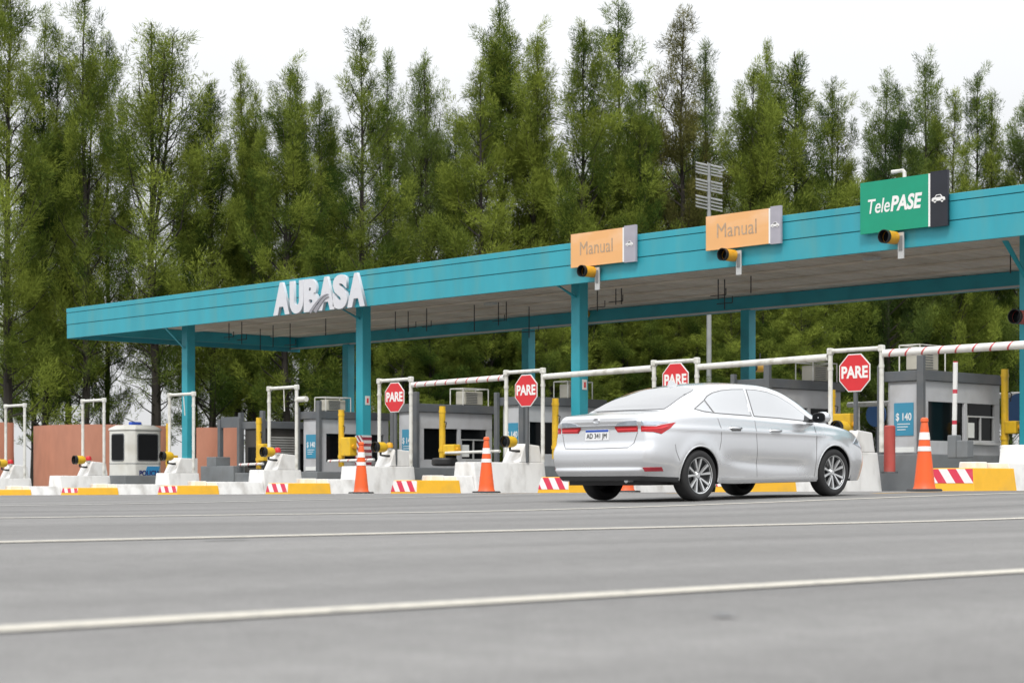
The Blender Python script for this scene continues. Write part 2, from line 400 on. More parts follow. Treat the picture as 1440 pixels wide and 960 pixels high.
# lettering on the fascia
x0, x1 = X_at(385, FY - .1), X_at(513, FY - .1)
let = thing('canopy_lettering', ((x0 + x1) / 2, FY - .05, 5.33), 'large white raised AUBASA letters with grey swoosh mounted on the teal canopy edge', 'lettering')
LW = (x1 - x0)
glyph = 'AUBASA'; ctr = [-.415, -.243, -.083, .085, .235, .405]
for k, ch in enumerate(glyph):
    text_part('letter', ch, 1.10, M['letter_white'], let, (ctr[k] * LW, 0, .0), extrude=.045, bold=.068, fit=LW * (.185 if ch == 'A' else .155))
def arc(px0, pz0, px1, pz1, bulge, w0, w1, y):
    P = []; Q = []
    for t in [i / 14 for i in range(15)]:
        xx = px0 + (px1 - px0) * t; zz = pz0 + (pz1 - pz0) * math.sin(t * math.pi / 2)
        w = w0 + (w1 - w0) * t
        P.append((xx - w * .5, zz + w * .3)); Q.append((xx + w * .5, zz - w * .3))
    return MB().prism(P + Q[::-1], y - .01, y + .01)
arc(-.085 * LW, -.42, .115 * LW, .02, .1, .085, .03, -.06).build('swoosh', M['swoosh'], let)
arc(-.030 * LW, -.42, .120 * LW, -.05, .1, .11, .03, -.06).build('swoosh', M['swoosh'], let)

# lane signs and signals on the fascia
def lane_sign(name, px0, px1, zt, zb, matA, matB, split, label, cat='sign'):
    Y = FY - .10
    xa, xb = X_at(px0, Y), X_at(px1, Y); w = xb - xa; h = zt - zb
    s = thing(name, ((xa + xb) / 2, Y, zb), label, cat)
    xs_ = -w / 2 + w * split
    MB().box(-w / 2, xs_ - .03, -.03, .03, 0, h).build('main_panel', matA, s)
    MB().box(xs_ - .028, xs_ + .012, -.033, .03, 0, h).build('divider_strip', M['sign_white'], s)
    MB().box(xs_ + .014, w / 2, -.03, .03, -.02, h + .03).build('side_panel', matB, s)
    for sx in (-.3, .3): MB().box(sx * w - .02, sx * w + .02, .031, .075, .05, h - .05).build('bracket', M['steel'], s)
    return s, w, h, xs_
def car_icon(parent, xc, zc, w, mat):
    pts = [(-.5, -.12), (-.5, .05), (-.42, .10), (-.30, .12), (-.16, .28), (.16, .28), (.30, .12), (.44, .09), (.5, .02), (.5, -.12)]
    q = MB().prism([(xc + a * w, zc + b_ * w) for a, b_ in pts], -.040, -.032)
    for s_ in (-.27, .27): q.lathe([(0.001, -.040), (.10 * w, -.040), (.10 * w, -.032), (.001, -.032)], 'y', (xc + s_ * w, 0, zc - .13 * w), 14)
    o = q.build('car_symbol', mat, parent)
    p2 = [(-.22, .12), (-.12, .23), (.12, .23), (.22, .12)]
    MB().prism([(xc + a * w, zc + b_ * w) for a, b_ in p2], -.044, -.0405).build('symbol_window', M['black_sign'] if mat is M['sign_white'] else M['faded_grey'], o)
Yp = FY - .1
def zz(px, py): return Z_at(py, X_at(px, Yp), Yp)
for (px0, px1, tl, bl, sp, lab) in ((804, 895, 330, 377, .82, 'sun-faded orange Manual sign with grey side panel, the lower one, above a column'),
                                    (994, 1099, 305, 353, .86, 'sun-faded orange Manual sign next to the green sign')):
    s, w, h, xs_ = lane_sign('lane_sign', px0, px1, zz(px0, tl), zz(px0, bl), M['faded_orange'], M['faded_grey'], sp, lab)
    text_part('lettering', 'Manual', .44, M['faded_letter'], s, ((-w / 2 + xs_) / 2 - .02, -.033, h * .52), extrude=.002, fit=.62 * (xs_ + w / 2))
    car_icon(s, (xs_ + w / 2) / 2, h * .5, .22, M['sign_white'])
s, w, h, xs_ = lane_sign('lane_sign', 1211, 1334, zz(1211, 258), zz(1211, 330), M['green_sign'], M['black_sign'], .80, 'green TelePASE lane sign with black panel and white car symbol')
text_part('lettering', 'Tele', .40, M['sign_white'], s, (-w / 2 + .275 * (xs_ + w / 2), -.033, h * .50), extrude=.002, bold=.004, fit=.32 * (xs_ + w / 2), shear=.2)
text_part('lettering', 'PASE', .40, M['sign_white'], s, (-w / 2 + .67 * (xs_ + w / 2), -.033, h * .505), extrude=.002, bold=.014, fit=.45 * (xs_ + w / 2), shear=.2)
car_icon(s, (xs_ + w / 2) / 2, h * .5, .30, M['sign_white'])

def signal(name, X, Y, Z, label, r=.115, rz=0.0, body='amber', plate=True, group=None):
    t = thing(name, (X, Y, Z), label, 'signal lamp', group, rz)
    MB().lathe([(.001, .16), (r * .9, .16), (r, .10), (r, -.24)], 'y', n=20).build('housing', M[body], t, smooth=True)
    MB().lathe([(r * 1.05, -.20), (r * 1.05, -.28), (r * .97, -.28), (r * .96, -.13)], 'y', n=20).build('hood', M['black'], t, smooth=True)
    MB().lathe([(.001, -.128), (r * .9, -.122)], 'y', n=20).build('lens', M['dark_glass'], t, smooth=True)
    if plate:
        MB().box(.07, .21, .10, .13, -.42, .10).build('bracket_plate', M['steel'], t, bevel=.005)
        MB().box(.10, .18, .085, .099, -.26, .03).build('terminal_box', M['grey_mid'], t)
    return t
for px, py, lab in ((829, 382, 'amber signal lamp with black hood below the lower orange sign'), (1027, 359, 'amber signal lamp with black hood below the upper orange sign'),
                    (1254, 334, 'amber signal lamp with black hood below the green TelePASE sign')):
    Y = FY - .2; X = X_at(px, Y)
    signal('signal_lamp', X, Y, Z_at(py, X, Y), lab, r=.128)
for px, py, Y, body, lab in ((1437, 446, 33.0, 'red_bollard', 'rusty red signal lamp with black hood at the right edge of the photo'),
                              (821, 441, 40.0, 'amber', 'small amber signal lamp under the rear beam behind the middle column'),
                              (1067, 517, 41.0, 'amber', 'small orange signal lamp beside the rear column above the car windscreen')):
    X = X_at(px, Y); Z = Z_at(py, X, Y)
    t = signal('signal_lamp', X, Y, Z, lab, r=.14 if body != 'amber' else .12, body=body, plate=False)
    if body == 'amber':
        MB().tube([(0, .05, .1), (0, .05, (5.02 - Z) if Y < 40.5 else .1 + .3)], .02, 8).build('stem', M['grey_dark'], t)
    else:
        MB().box(.10, .45, -.02, .04, -.03, .03).build('arm', M['grey_dark'], t)
# ------------------------------------------------------------------ toll islands
GX = [-53.6, -49.0, -44.4, -39.75, -35.25, -30.75, -26.25, -21.7, -17.2]
GY = 29.5
where = ['at the far left edge of the photo', 'left of the white police cabin', 'between the police cabin and the dark shuttered booth',
         'before the dark shuttered booth', 'under the right end of the canopy letters', 'just left of the silver car', 'hidden mostly behind the silver car',
         'just ahead of the silver car bonnet', 'at the right edge of the photo']
def zi(X): return .0125 * (X + 17.2)
def Tz(X): return .945 + zi(X)
def island(i, X):
    lw = where[i]
    t0 = zi(X)
    # yellow nose block with red and white stripes
    g = -.25
    nose = thing('nose_block', (X - .12, 26.0, 0), 'yellow kerb nose with red-white stripes ' + lw, 'kerb block', 'yellow nose blocks of the toll islands')
    zt = .545 + t0
    w0, w1 = .50, .38
    MB().hexa([(-w0, 0, g), (w0, 0, g), (w0, 1.32, g), (-w0, 1.32, g)], [(-w1, .12, zt), (w1, .12, zt), (w1, 1.32, zt), (-w1, 1.32, zt)]).build('body', M['yellow_paint'], nose, bevel=.012)
    # striped sheet on the sloped front
    def fr(u, z, off=.006):
        f = (z - g) / (zt - g); ww = w0 + (w1 - w0) * f
        return (u * ww * .985, .12 * f - off, z)
    zl = max(zt - .24, zt * .36)
    MB().hexa([fr(-1, zl), fr(1, zl), fr(1, zl, -.004), fr(-1, zl, -.004)], [fr(-1, zt - .012), fr(1, zt - .012), fr(1, zt - .012, -.004), fr(-1, zt - .012, -.004)]).build('stripe_sheet', M['chevron'], nose)
    # stepped white barrier
    b = MB()
    def jersey(y0, y1, z, wb=.46, wt=.27):
        b.hexa([(-wb, y0, g), (wb, y0, g), (wb, y1, g), (-wb, y1, g)], [(-wt, y0, z), (wt, y0, z), (wt, y1, z), (-wt, y1, z)])
    b.hexa([(-.52, .92, g), (-.10, .92, g), (-.10, 1.318, g), (-.52, 1.318, g)], [(-.42, .95, zt + .11), (-.12, .95, zt + .11), (-.12, 1.318, zt + .11), (-.42, 1.318, zt + .11)])
    hs = (28.6, 28.3, 28.95, 28.75, 28.2, 27.8, 28.0, 28.0, 28.0)[i] - 26
    jersey(1.324, hs, .64 + t0)
    jersey(hs + .002, 3.95, .945 + t0, .46, .30)
    bo = b.build('concrete_barrier', M['white_paint'], bevel=.015, loc=(X - .12, 26.0, 0))
    tag(bo, 'stepped white concrete barrier ' + lw, 'concrete barrier', 'white barriers of the toll islands')
for i, X in enumerate(GX): island(i, X)
# kerb-like dark plinths behind the barriers come with the booths

# --- one frame of each kind, then copies
def frame_at(i, X, z_top, wd=1.18, name='pipe_frame'):
    T = Tz(X)
    t = thing(name, (X, GY, T), 'white pipe goal frame ' + where[i], 'pipe frame', 'white pipe frames on the toll islands')
    h = z_top - T
    for s in (-1, 1):
        MB().tube([(s * wd / 2, 0, .001), (s * wd / 2, 0, h - .075)], .044, 12).tube([(s * wd / 2, 0, h - .42), (s * wd / 2, 0, h - .36)], .054, 12).build('post', M['white_pipe'], t, smooth=True)
        MB().box(s * wd / 2 - .055, s * wd / 2 + .055, -.055, .055, h - .13, h - .001).build('elbow', M['white_pipe'], t, bevel=.02)
    MB().tube([(-wd / 2 + .055, 0, h - .06), (wd / 2 - .055, 0, h - .06)], .042, 12).build('crossbar', M['white_pipe'], t, smooth=True)
    return t
tops = [2.80, 2.81, 2.83, 2.84, 2.86, 2.87, 2.88, 2.89, 2.90]
frames = [frame_at(i, X, tops[i]) for i, X in enumerate(GX)]
def thin_rod(i, px0, py0, px1, py1):          # loose cable hanging in the frame
    X = GX[i]; t = frames[i]; T = Tz(X)
    a = X_at(px0, GY); b_ = X_at(px1, GY)
    MB().tube([(a - X, 0, Z_at(py0, a, GY) - T), (b_ - X, 0, Z_at(py1, b_, GY) - T)], .014, 6).build('hanging_cable', M['white_pipe'], t)
thin_rod(2, 258, 556, 260, 584); thin_rod(3, 399, 546, 400, 578); thin_rod(1, 132, 560, 131, 572)
# side stub on the frame before the shuttered booth
MB().tube([(.68, 0, 2.84 - Tz(GX[3]) - .38), (1.0, 0, 2.84 - Tz(GX[3]) - .38)], .07, 12).build('stub_pipe', M['white_pipe'], frames[3], smooth=True)
# height bars spanning the lanes
for i in (4, 5, 6, 7):
    xa = GX[i] + .65; xb = GX[i + 1] - .65
    za = tops[i] - .20 + (.04 if i == 7 else 0); zb = tops[i + 1] - .17
    lab = {4: 'white height bar with red stripes between the two leftmost stop sign frames', 5: 'white height bar with dark marks ending left of the car roof',
           6: 'plain white height bar passing above the car roof and windscreen', 7: 'thick white height bar with red stripes at the right edge'}[i]
    o = MB().tube([(-(xb - xa) / 2, 0, -(zb - za) / 2), ((xb - xa) / 2, 0, (zb - za) / 2)], [.060, .066] if i != 7 else [.070, .074], 14).build(
        'height_bar', M['bar_stripe'] if i in (4, 7) else M['white_pipe'], smooth=True, loc=((xa + xb) / 2, GY, (za + zb) / 2))
    tag(o, lab, 'height bar', 'height bars across the lanes')

# stop signs
def octagon(r): return [(r * math.cos(R(22.5 + 45 * k)), r * math.sin(R(22.5 + 45 * k))) for k in range(8)]
def stop_sign(i, px, py):
    Y = GY - .12; X = X_at(px, Y); Z = Z_at(py, X, Y); T = Tz(GX[i])
    t = thing('stop_sign', (X, Y, T), {4: 'red octagonal PARE sign right of the column with the hazard wrap', 5: 'red octagonal PARE sign over the orange cone left of the car',
              6: 'red octagonal PARE sign half hidden behind the car roof', 7: 'largest red octagonal PARE sign, ahead of the car bonnet'}[i], 'stop sign', 'red PARE signs in the pipe frames')
    r = .385; z = Z - T
    MB().prism([(a, b_ + z) for a, b_ in octagon(r)], -.006, .006).build('border', M['sign_white'], t)
    MB().prism([(a, b_ + z) for a, b_ in octagon(r - .022)], -.012, -.0065).build('panel', M['red_paint'], t)
    text_part('lettering', 'PARE', .305, M['sign_white'], t, (0, -.014, z), extrude=.001, bold=.011, sx=.88)
    MB().box(-.035, .035, .0065, .055, .001, z + .2).build('post', M['grey_dark'], t)
    return t
stop_sign(4, 555, 558.5); stop_sign(5, 740, 549); stop_sign(6, 950, 534.5); stop_sign(7, 1202, 524)

# tapered white machine blocks and hooded lamps on them
for i, X in enumerate(GX):
    T = Tz(X)
    w = .29; h = .42
    o = MB().hexa([(-w, -.36, .001), (w, -.36, .001), (w, .34, .001), (-w, .34, .001)], [(-w + .04, -.16, h), (w - .03, -.16, h), (w - .03, .29, h - .04), (-w + .04, .29, h - .04)]).build(
        'machine_block', M['white_paint'], bevel=.02, loc=(X - .12, 29.55, T))
    tag(o, 'tapered white block standing on the barrier ' + where[i], 'block', 'tapered white blocks under the pipe frames')
    lp = thing('warning_lamp', (X + .02, 29.02, T + .46), 'yellow warning lamp with black hood ' + where[i], 'warning lamp', 'hooded yellow lamps on the islands')
    r = .125
    MB().lathe([(.001, .16), (r * .8, .16), (r, .10), (r, -.12), (r * .9, -.125)], 'y', n=18).build('housing', M['yellow_metal'], lp, smooth=True)
    MB().lathe([(r * 1.05, -.10), (r * 1.05, -.18), (r * .96, -.18), (r * .93, -.121)], 'y', n=18).build('hood', M['black'], lp, smooth=True)
    MB().lathe([(.001, -.135), (r * .88, -.126)], 'y', n=18).build('lens', M['dark_glass'], lp, smooth=True)
    MB().tube([(0, .02, -r), (0, .02, -.19), (.1, .12, -.21), (.12, .20, -.21)], .03, 8).build('arm', M['black'], lp)
    if i in (0, 1, 3, 4):
        bl = thing('beacon', (X - .02, 29.35, T + h - .03), ('orange' if i == 4 else 'red') + ' beacon knob on the white block ' + where[i], 'beacon', 'small beacons on the white blocks')
        MB().lathe([(.001, 0), (.07, 0), (.07, .06), (.05, .062)], 'z', n=14).build('base', M['steel'], bl, smooth=True)
        MB().lathe([(.085, .06), (.09, .12), (.06, .18), (.001, .19)], 'z', n=14).build('lens', M['amber'] if i == 4 else M['red_paint'], bl, smooth=True)

# booths ------------------------------------------------------------
def corrugated(x0, x1, z0, z1, y, n, axis):
    q = MB(); dz = (z1 - z0) / n
    for k in range(n):
        z = z0 + k * dz
        if axis == 'x': q.add([(x0, y, z), (x1, y, z), (x1, y - .025, z + dz * .5), (x0, y - .025, z + dz * .5), (x1, y, z + dz), (x0, y, z + dz)], [(0, 1, 2, 3), (3, 2, 4, 5)])
        else: q.add([(y, x0, z), (y, x1, z), (y + .025, x1, z + dz * .5), (y + .025, x0, z + dz * .5), (y, x1, z + dz), (y, x0, z + dz)], [(0, 1, 2, 3), (3, 2, 4, 5)])
    return q
def booth(px_c, Y0, L, w, ztop, label, posts=1, shutter=False, poster='$ 140'):
    X = X_at(px_c, Y0); T = Tz(X) - .02
    t = thing('toll_booth', (X, Y0, 0), label, 'toll booth', 'grey toll booths under the canopy')
    h = ztop
    MB().box(-w - .12, .10, -.25, L + .35, -.2, T).build('plinth', M['grey_mid'], t, bevel=.015)
    wall = M['grey_light'] if not shutter else M['dark_panel']
    zw0, zw1 = h - 1.36, h - .60
    s = MB()
    s.box(-w, -.02, .02, L - .02, T + .001, zw0)                      # lower wall
    s.box(-w, -.02, .02, L - .02, zw1, h - .20)                       # upper wall band
    MB().box(-w - .05, .05, -.06, L + .05, h - .199, h).build('roof', M['grey_dark'], t, bevel=.012)
    # mullions between glass
    for y0, y1 in ((.02, .16), (.52 * L, .56 * L), (L - .20, L - .02)):
        s.box(-w, -.02, y0, y1, zw0 + .0005, zw1 - .0005)
    s.build('wall', wall, t, bevel=.006)
    if not shutter:
        MB().box(-w + .05, -.07, .161, .519 * L, zw0 + .001, zw1 - .001).build('window', M['dark_glass'], t)
        wn = MB().box(-w + .05, -.07, .561 * L, L - .201, zw0 + .001, zw1 - .001).build('window', M['dark_glass'], t)
        f = MB(); ya, yb = .565 * L, L - .205; zm = zw1 - .24
        f.box(-.068, -.03, ya, yb, zm - .03, zm); f.box(-.068, -.03, ya, yb, zw0 + .002, zw0 + .03)
        for yy in (ya, (ya + yb) / 2 - .015, yb - .03): f.box(-.068, -.031, yy, yy + .03, zw0 + .031, zm - .031)
        f.build('frame', M['steel'], wn)
        MB().box(-.0675, -.062, ya + .04, ya + .30, zw0 + .08, zw0 + .38).build('notice', M['paper'], wn)
        # service counter
        MB().box(-.019, .07, .60 * L, L - .12, zw0 - .06, zw0 - .02).build('counter', M['steel'], t)
        # front: door leaf with poster
        MB().box(-w + .06, -.16, -.012, .019, T + .02, h - .26).build('door', M['grey_light'], t)
        p = MB().box(-w + .17, -.24, -.026, -.013, zw0 + .10, zw1 - .02).build('poster', M['poster_blue'], t)
        pc = (-w - .07) / 2; pz = (zw0 + zw1) / 2
        if poster: text_part('lettering', poster, .20, M['sign_white'], p, (pc, -.028, pz + .08), extrude=.001, bold=.004, sx=.8)
        q = MB(); 
        for k in range(3): q.box(pc - .15, pc + .15 - .05 * k, -.029, -.0265, pz - .06 - .055 * k, pz - .045 - .055 * k)
        q.build('small_print', M['sign_white'], p)
        MB().box(-w + .15, -.22, -.024, -.013, T + .04, T + .14).build('plate', M['paper'], t)
    else:
        corrugated(.17, .515 * L, T + .02, h - .42, -.012, 14, 'y').build('shutter', M['shutter'], t)
        MB().box(-w + .05, -.07, .56 * L + .001, L - .201, zw0 + .001, zw1 - .001).build('window', M['dark_glass'], t)
        MB().box(-w + .1, -.12, -.014, .019, T + .02, h - .24).build('door', M['dark_panel'], t)
        MB().box(-w + .2, -.3, -.025, -.015, zw0 + .1, zw1 - .1).build('door_window', M['dark_glass'], t)
    # posts at the front corners
    MB().box(-.075, .075, -.16, -.065, T - .05, h + .28).build('corner_post', M['grey_dark'], t, bevel=.01)
    MB().box(-w - .14, -w - .03, -.16, -.065, T - .05, h + .12).build('corner_post', M['grey_dark'], t, bevel=.01)
    return X, T, t
B = {}
B[3] = booth(453, 31.5, 2.35, .85, 2.26, 'grey toll booth with blue poster left of the column with the hazard wrap')
B[4] = booth(590, 30.3, 2.45, .80, 2.26, 'grey toll booth behind the yellow pole between the two leftmost stop signs')
B[5] = booth(739, 31.4, 2.70, .80, 2.38, 'grey toll booth behind the second stop sign, cut off by the car')
B[6] = booth(1084, 32.0, 2.50, .85, 2.55, 'grey toll booth seen over the car bonnet')
B[7] = booth(1300, 31.2, 2.70, .86, 2.50, 'nearest grey toll booth with blue price poster behind the right cone')
B[2] = booth(374, 30.9, 2.0, 1.0, 2.02, 'dark booth with a corrugated metal shutter left of the other booths', shutter=True)
B[8] = booth(1560, 31.2, 2.70, .86, 2.55, 'grey toll booth beyond the right edge of the photo') if False else None
# dark portal of posts left of the shuttered booth
pt = thing('steel_portal', (X_at(325, 31.5), 31.5, 0), 'dark steel portal of two posts and a lintel left of the shuttered booth', 'portal')
Xp = X_at(325, 31.5)
for px in (310, 339): 
    xx = X_at(px, 31.5) - Xp; MB().box(xx - .06, xx + .06, -.06, .06, -.1, Z_at(580 if px == 339 else 590, X_at(px, 31.5), 31.5)).build('post', M['grey_dark'], pt)
xx = X_at(310, 31.5) - Xp; x2 = X_at(339, 31.5) - Xp
MB().box(xx + .061, x2 - .061, -.03, .03, Z_at(601, Xp, 31.5), Z_at(586, Xp, 31.5)).build('lintel', M['grey_dark'], pt)
# low dark kerb wall pieces between the left islands
for px0, px1, Y, py, lab in ((282, 328, 30.6, 655, 'dark grey low plinth left of the dark steel portal'), (152, 176, 30.5, 668, 'thin dark grey slab at the foot of the police cabin')):
    xa, xb = X_at(px0, Y), X_at(px1, Y); zt = Z_at(py, (xa + xb) / 2, Y)
    q = MB().box(-(xb - xa) / 2, (xb - xa) / 2, 0, 1.6, -.3, zt)
    if px0 == 282: q.box(-(xb - xa) / 2 + .15, -.2, .1, .6, zt + .001, zt + .26)
    o = q.build('plinth_block', M['grey_mid'], bevel=.015, loc=((xa + xb) / 2, Y, 0))
    tag(o, lab, 'plinth')

# air conditioners on the booth roofs
def aircon(px, bk, zb, label, w=.62, h=.34, cage=True):
    X = B[bk][0] - .42; Y = Y_at(px, X)
    t = thing('air_conditioner', (X, Y, zb), label, 'air conditioner', 'air conditioners on the booth roofs')
    MB().box(-.17, .17, -w / 2, w / 2, .03, .03 + h).build('casing', M['ac_beige'], t, bevel=.02)
    q = MB()
    for k in range(7): q.box(.171, .18, -w / 2 + .05, w / 2 - .2, .07 + k * h * .12, .085 + k * h * .12)
    q.build('grille', M['grey_dark'], t)
    MB().box(-.15, .15, -w / 2 + .05, w / 2 - .05, .001, .029).build('foot', M['grey_dark'], t)
    if cage:
        f = MB(); a, b_, c = .24, w / 2 + .12, h + .09
        for sx in (-a, a):
            for sy in (-b_, b_): f.tube([(sx, sy, .001), (sx, sy, c)], .014, 6)
            f.tube([(sx, -b_, c), (sx, b_, c)], .014, 6)
        for sy in (-b_, b_): f.tube([(-a, sy, c), (a, sy, c)], .014, 6)
        f.build('cage', M['white_pipe'], t)
aircon(660, 4, 2.262, 'beige air conditioner in a cage on the booth between the leftmost stop signs')
aircon(468, 3, 2.262, 'dark framed air conditioner on the booth left of the hazard-wrapped column', h=.30)
aircon(806, 5, 2.382, 'air conditioner half behind the middle teal column above the car trunk')
aircon(1148, 6, 2.552, 'beige air conditioner on the booth roof above the car bonnet')
aircon(1297, 7, 2.502, 'air conditioner on the nearest booth roof under the striped height bar', h=.42)

# gates: yellow pole, box and arm
def gate(px, Y, py_t, py_b, box_px, arm_px, arm_py, label, raised=False):
    X = X_at(px, Y); z0 = Z_at(py_b, X, Y); z1 = Z_at(py_t, X, Y)
    t = thing('barrier_gate', (X, Y, z0), label, 'barrier gate', 'yellow barrier gates')
    MB().tube([(0, 0, 0), (0, 0, z1 - z0)], .075, 14).tube([(0, 0, z1 - z0 - .16), (0, 0, z1 - z0 - .10)], .085, 14).tube([(0, 0, .22), (0, 0, .30)], .09, 14).build('pole', M['yellow_metal'], t, smooth=True)
    bx0 = X_at(box_px[0], Y) - X; bx1 = X_at(box_px[1], Y) - X
    bz1 = Z_at(box_px[2], X, Y) - z0; bz0 = Z_at(box_px[3], X, Y) - z0
    MB().box(bx0, bx1, -.12, .12, bz0, bz1).build('motor_box', M['yellow_metal'], t, bevel=.025)
    MB().tube([(bx1, 0, (bz0 + bz1) / 2), (bx1 + .07, 0, (bz0 + bz1) / 2)], .06, 10).build('hub', M['amber'], t, smooth=True)
    if arm_px:
        a0 = X_at(arm_px[0], Y) - X; a1 = X_at(arm_px[1], Y) - X; az = Z_at(arm_py, X, Y) - z0
        MB().tube([(a0, -.14, az), (a1, -.14, az + .02)], .035, 10).build('arm', M['bar_stripe'] if arm_px[0] < px - 8 else M['white_pipe'], t, smooth=True)
    # two small cameras / loops on the pole
    MB().tube([(.08, 0, (z1 - z0) * .72), (.17, -.02, (z1 - z0) * .70), (.14, -.02, (z1 - z0) * .60)], .012, 6).build('cable', M['black'], t)
    return t
gate(237, 31.6, 595, 663, (240, 246, 640, 652), None, 0, 'yellow gate pole beside the police cabin')
gate(364, 30.6, 587, 659, (367, 375, 624, 648), (343, 376), 653, 'yellow gate pole with striped arm before the corrugated shutter')
gate(480, 30.3, 576, 656, (484, 497, 615, 641), (468, 532), 648, 'yellow gate pole with tall box left of the hazard-wrapped column')
gate(622, 30.1, 571, 648, (628, 643, 625, 640), (633, 709), 637, 'yellow gate pole with its arm lowered left of the middle cone')
gate(781, 30.0, 560, 645, (784, 792, 630, 640), None, 0, 'yellow gate pole partly behind the car trunk')
gate(1170, 32.5, 548, 628, (1174, 1200, 582, 614), None, 0, 'yellow gate pole with orange box above the car bonnet')
gate(1413, 33.4, 519, 634, (1417, 1433, 592, 610), None, 0, 'yellow gate pole at the right end of the nearest booth')
# raised striped arm by the nearest booth
Y = 30.6; X = X_at(1345, Y); zb = Z_at(640, X, Y)
t = thing('barrier_gate', (X, Y, zb), 'raised white barrier arm with red bands before the nearest booth window', 'barrier gate', 'yellow barrier gates')
MB().tube([(-.05, 0, .25), (-.02, .0, Z_at(508, X, Y) - zb)], .045, 10).build('arm', M['pole_stripe'], t, smooth=True)
MB().box(-.14, .05, -.1, .1, -.05, .38).box(.055, .30, -.1, .12, -.05, .28).build('motor_box', M['grey_mid'], t, bevel=.02)
# orange paddle by the gate over the bonnet
t = thing('paddle', (X_at(1186, 32.3), 32.3, Z_at(604, X_at(1186, 32.3), 32.3)), 'orange round hand paddle lamp on the gate box above the car bonnet', 'paddle')
MB().lathe([(.001, -.02), (.14, -.02), (.16, 0), (.14, .02), (.001, .02)], 'y', n=18).build('disc', M['orange'], t, smooth=True)
MB().tube([(-.10, 0, -.05), (-.3, .05, -.16)], .025, 8).build('arm', M['black'], t)

# second bank of frames and round signs far right
for px, Y, pyt, pyb, w, lab in ((1228, 41.0, 565, 640, 1.0, 'small white pipe frame of the far lanes right of the largest stop sign'), (1432, 41.5, 552, 640, 2.4, 'white pipe frame of the far lanes at the right edge')):
    X = X_at(px, Y); z0 = ground_z(X, Y); z1 = Z_at(pyt, X, Y)
    t = thing('pipe_frame', (X, Y, z0), lab, 'pipe frame', 'white pipe frames of the far lanes')
    for s in (-1, 1): MB().tube([(s * w / 2, 0, 0), (s * w / 2, 0, z1 - z0)], .06, 12).build('post', M['white_pipe'], t, smooth=True)
    MB().tube([(-w / 2 - .3, 0, z1 - z0 - .05), (w / 2 + .3, 0, z1 - z0 - .05)], .07, 12).build('crossbar', M['white_pipe'], t, smooth=True)
for px, py, Y, r, lab in ((1232, 583, 42.0, .32, 'round blue sign of the far lanes left of the nearest booth'), (1434, 576, 40.5, .40, 'round blue sign behind the yellow pole at the right edge')):
    X = X_at(px, Y); Z = Z_at(py, X, Y); z0 = ground_z(X, Y)
    t = thing('round_sign', (X, Y, z0), lab, 'round sign')
    MB().lathe([(.001, -.012), (r, -.012), (r, .012), (.001, .012)], 'y', (0, 0, Z - z0), 28).build('disc', M['blue_sign'], t)
    MB().tube([(0, .05, 0), (0, .05, Z - z0 + .1)], .04, 10).build('post', M['grey_dark'], t)
X = X_at(1251, 30.4); t = thing('bollard', (X, 30.4, .5), 'faded red guard post left of the nearest booth', 'bollard')
MB().lathe([(.11, 0), (.11, Z_at(598, X, 30.4) - .5 - .02), (.09, Z_at(598, X, 30.4) - .5), (.001, Z_at(598, X, 30.4) - .5)], 'z', n=16).build('post', M['red_bollard'], t, smooth=True)
MB().lathe([(.16, 0), (.16, .03), (.001, .03)], 'z', n=16).build('base', M['grey_dark'], t)
# tyre on the plinth beside the middle gate
X = X_at(626, 30.0); t = tag(MB().lathe([(.16, -.07), (.20, -.10), (.28, -.09), (.31, -.05), (.31, .05), (.28, .09), (.20, .10), (.16, .07)], 'z', n=24, closed=True).build(
    'tyre', M['black'], smooth=True, loc=(X, 29.98, Tz(X) + .09)), 'black tyre lying at the foot of the middle yellow gate pole', 'tyre')

# cones -------------------------------------------------------------
cone_proto = None
def cone(px, py_b, py_t, Y, label):
    global cone_proto
    X = X_at(px, Y); z0 = ground_z(X, Y); h = Z_at(py_t, X, Y) - z0
    if cone_proto is None:
        t = thing('traffic_cone', (X, Y, z0), label, 'traffic cone', 'tall orange cones with white bands')
        rr = lambda f: .155 * (1 - f) + .042 * f
        prof = [(.165, .035)] + [(rr(f), f) for f in [i / 16 for i in range(1, 15)]] + [(.045, .93), (.058, .95), (.052, .985), (.03, 1.0), (.001, 1.0)]
        MB().lathe(prof, 'z', n=28).build('cone_body', M['orange'], t, smooth=True)
        for a, b_ in ((.545, .61), (.70, .80)):
            MB().lathe([(rr(a) + .0045, a), (rr(b_) + .0045, b_)], 'z', n=28).build('reflective_band', M['refl_white'], t, smooth=True)
        MB().lathe([(.02, .005), (.26, .005), (.27, .015), (.25, .034), (.15, .037)], 'z', n=8).build('base', M['black'], t, smooth=20)
        cone_proto = t
    else:
        t = dup(cone_proto, (X, Y, z0), label, rz=rnd.random())
    t.scale = (h * .96, h * .96, h)
    return t
cone(684, 690, 614, 25.2, 'tall orange cone left of the silver car, below the second stop sign')
cone(508, 691, 621, 25.4, 'tall orange cone in front of the hazard-wrapped column')
cone(1300, 690, 587, 24.6, 'largest orange cone, in front of the nearest booth right of the car')
cone(880, 688, 610, 25.0, 'orange cone hidden behind the car, only its foot in view')

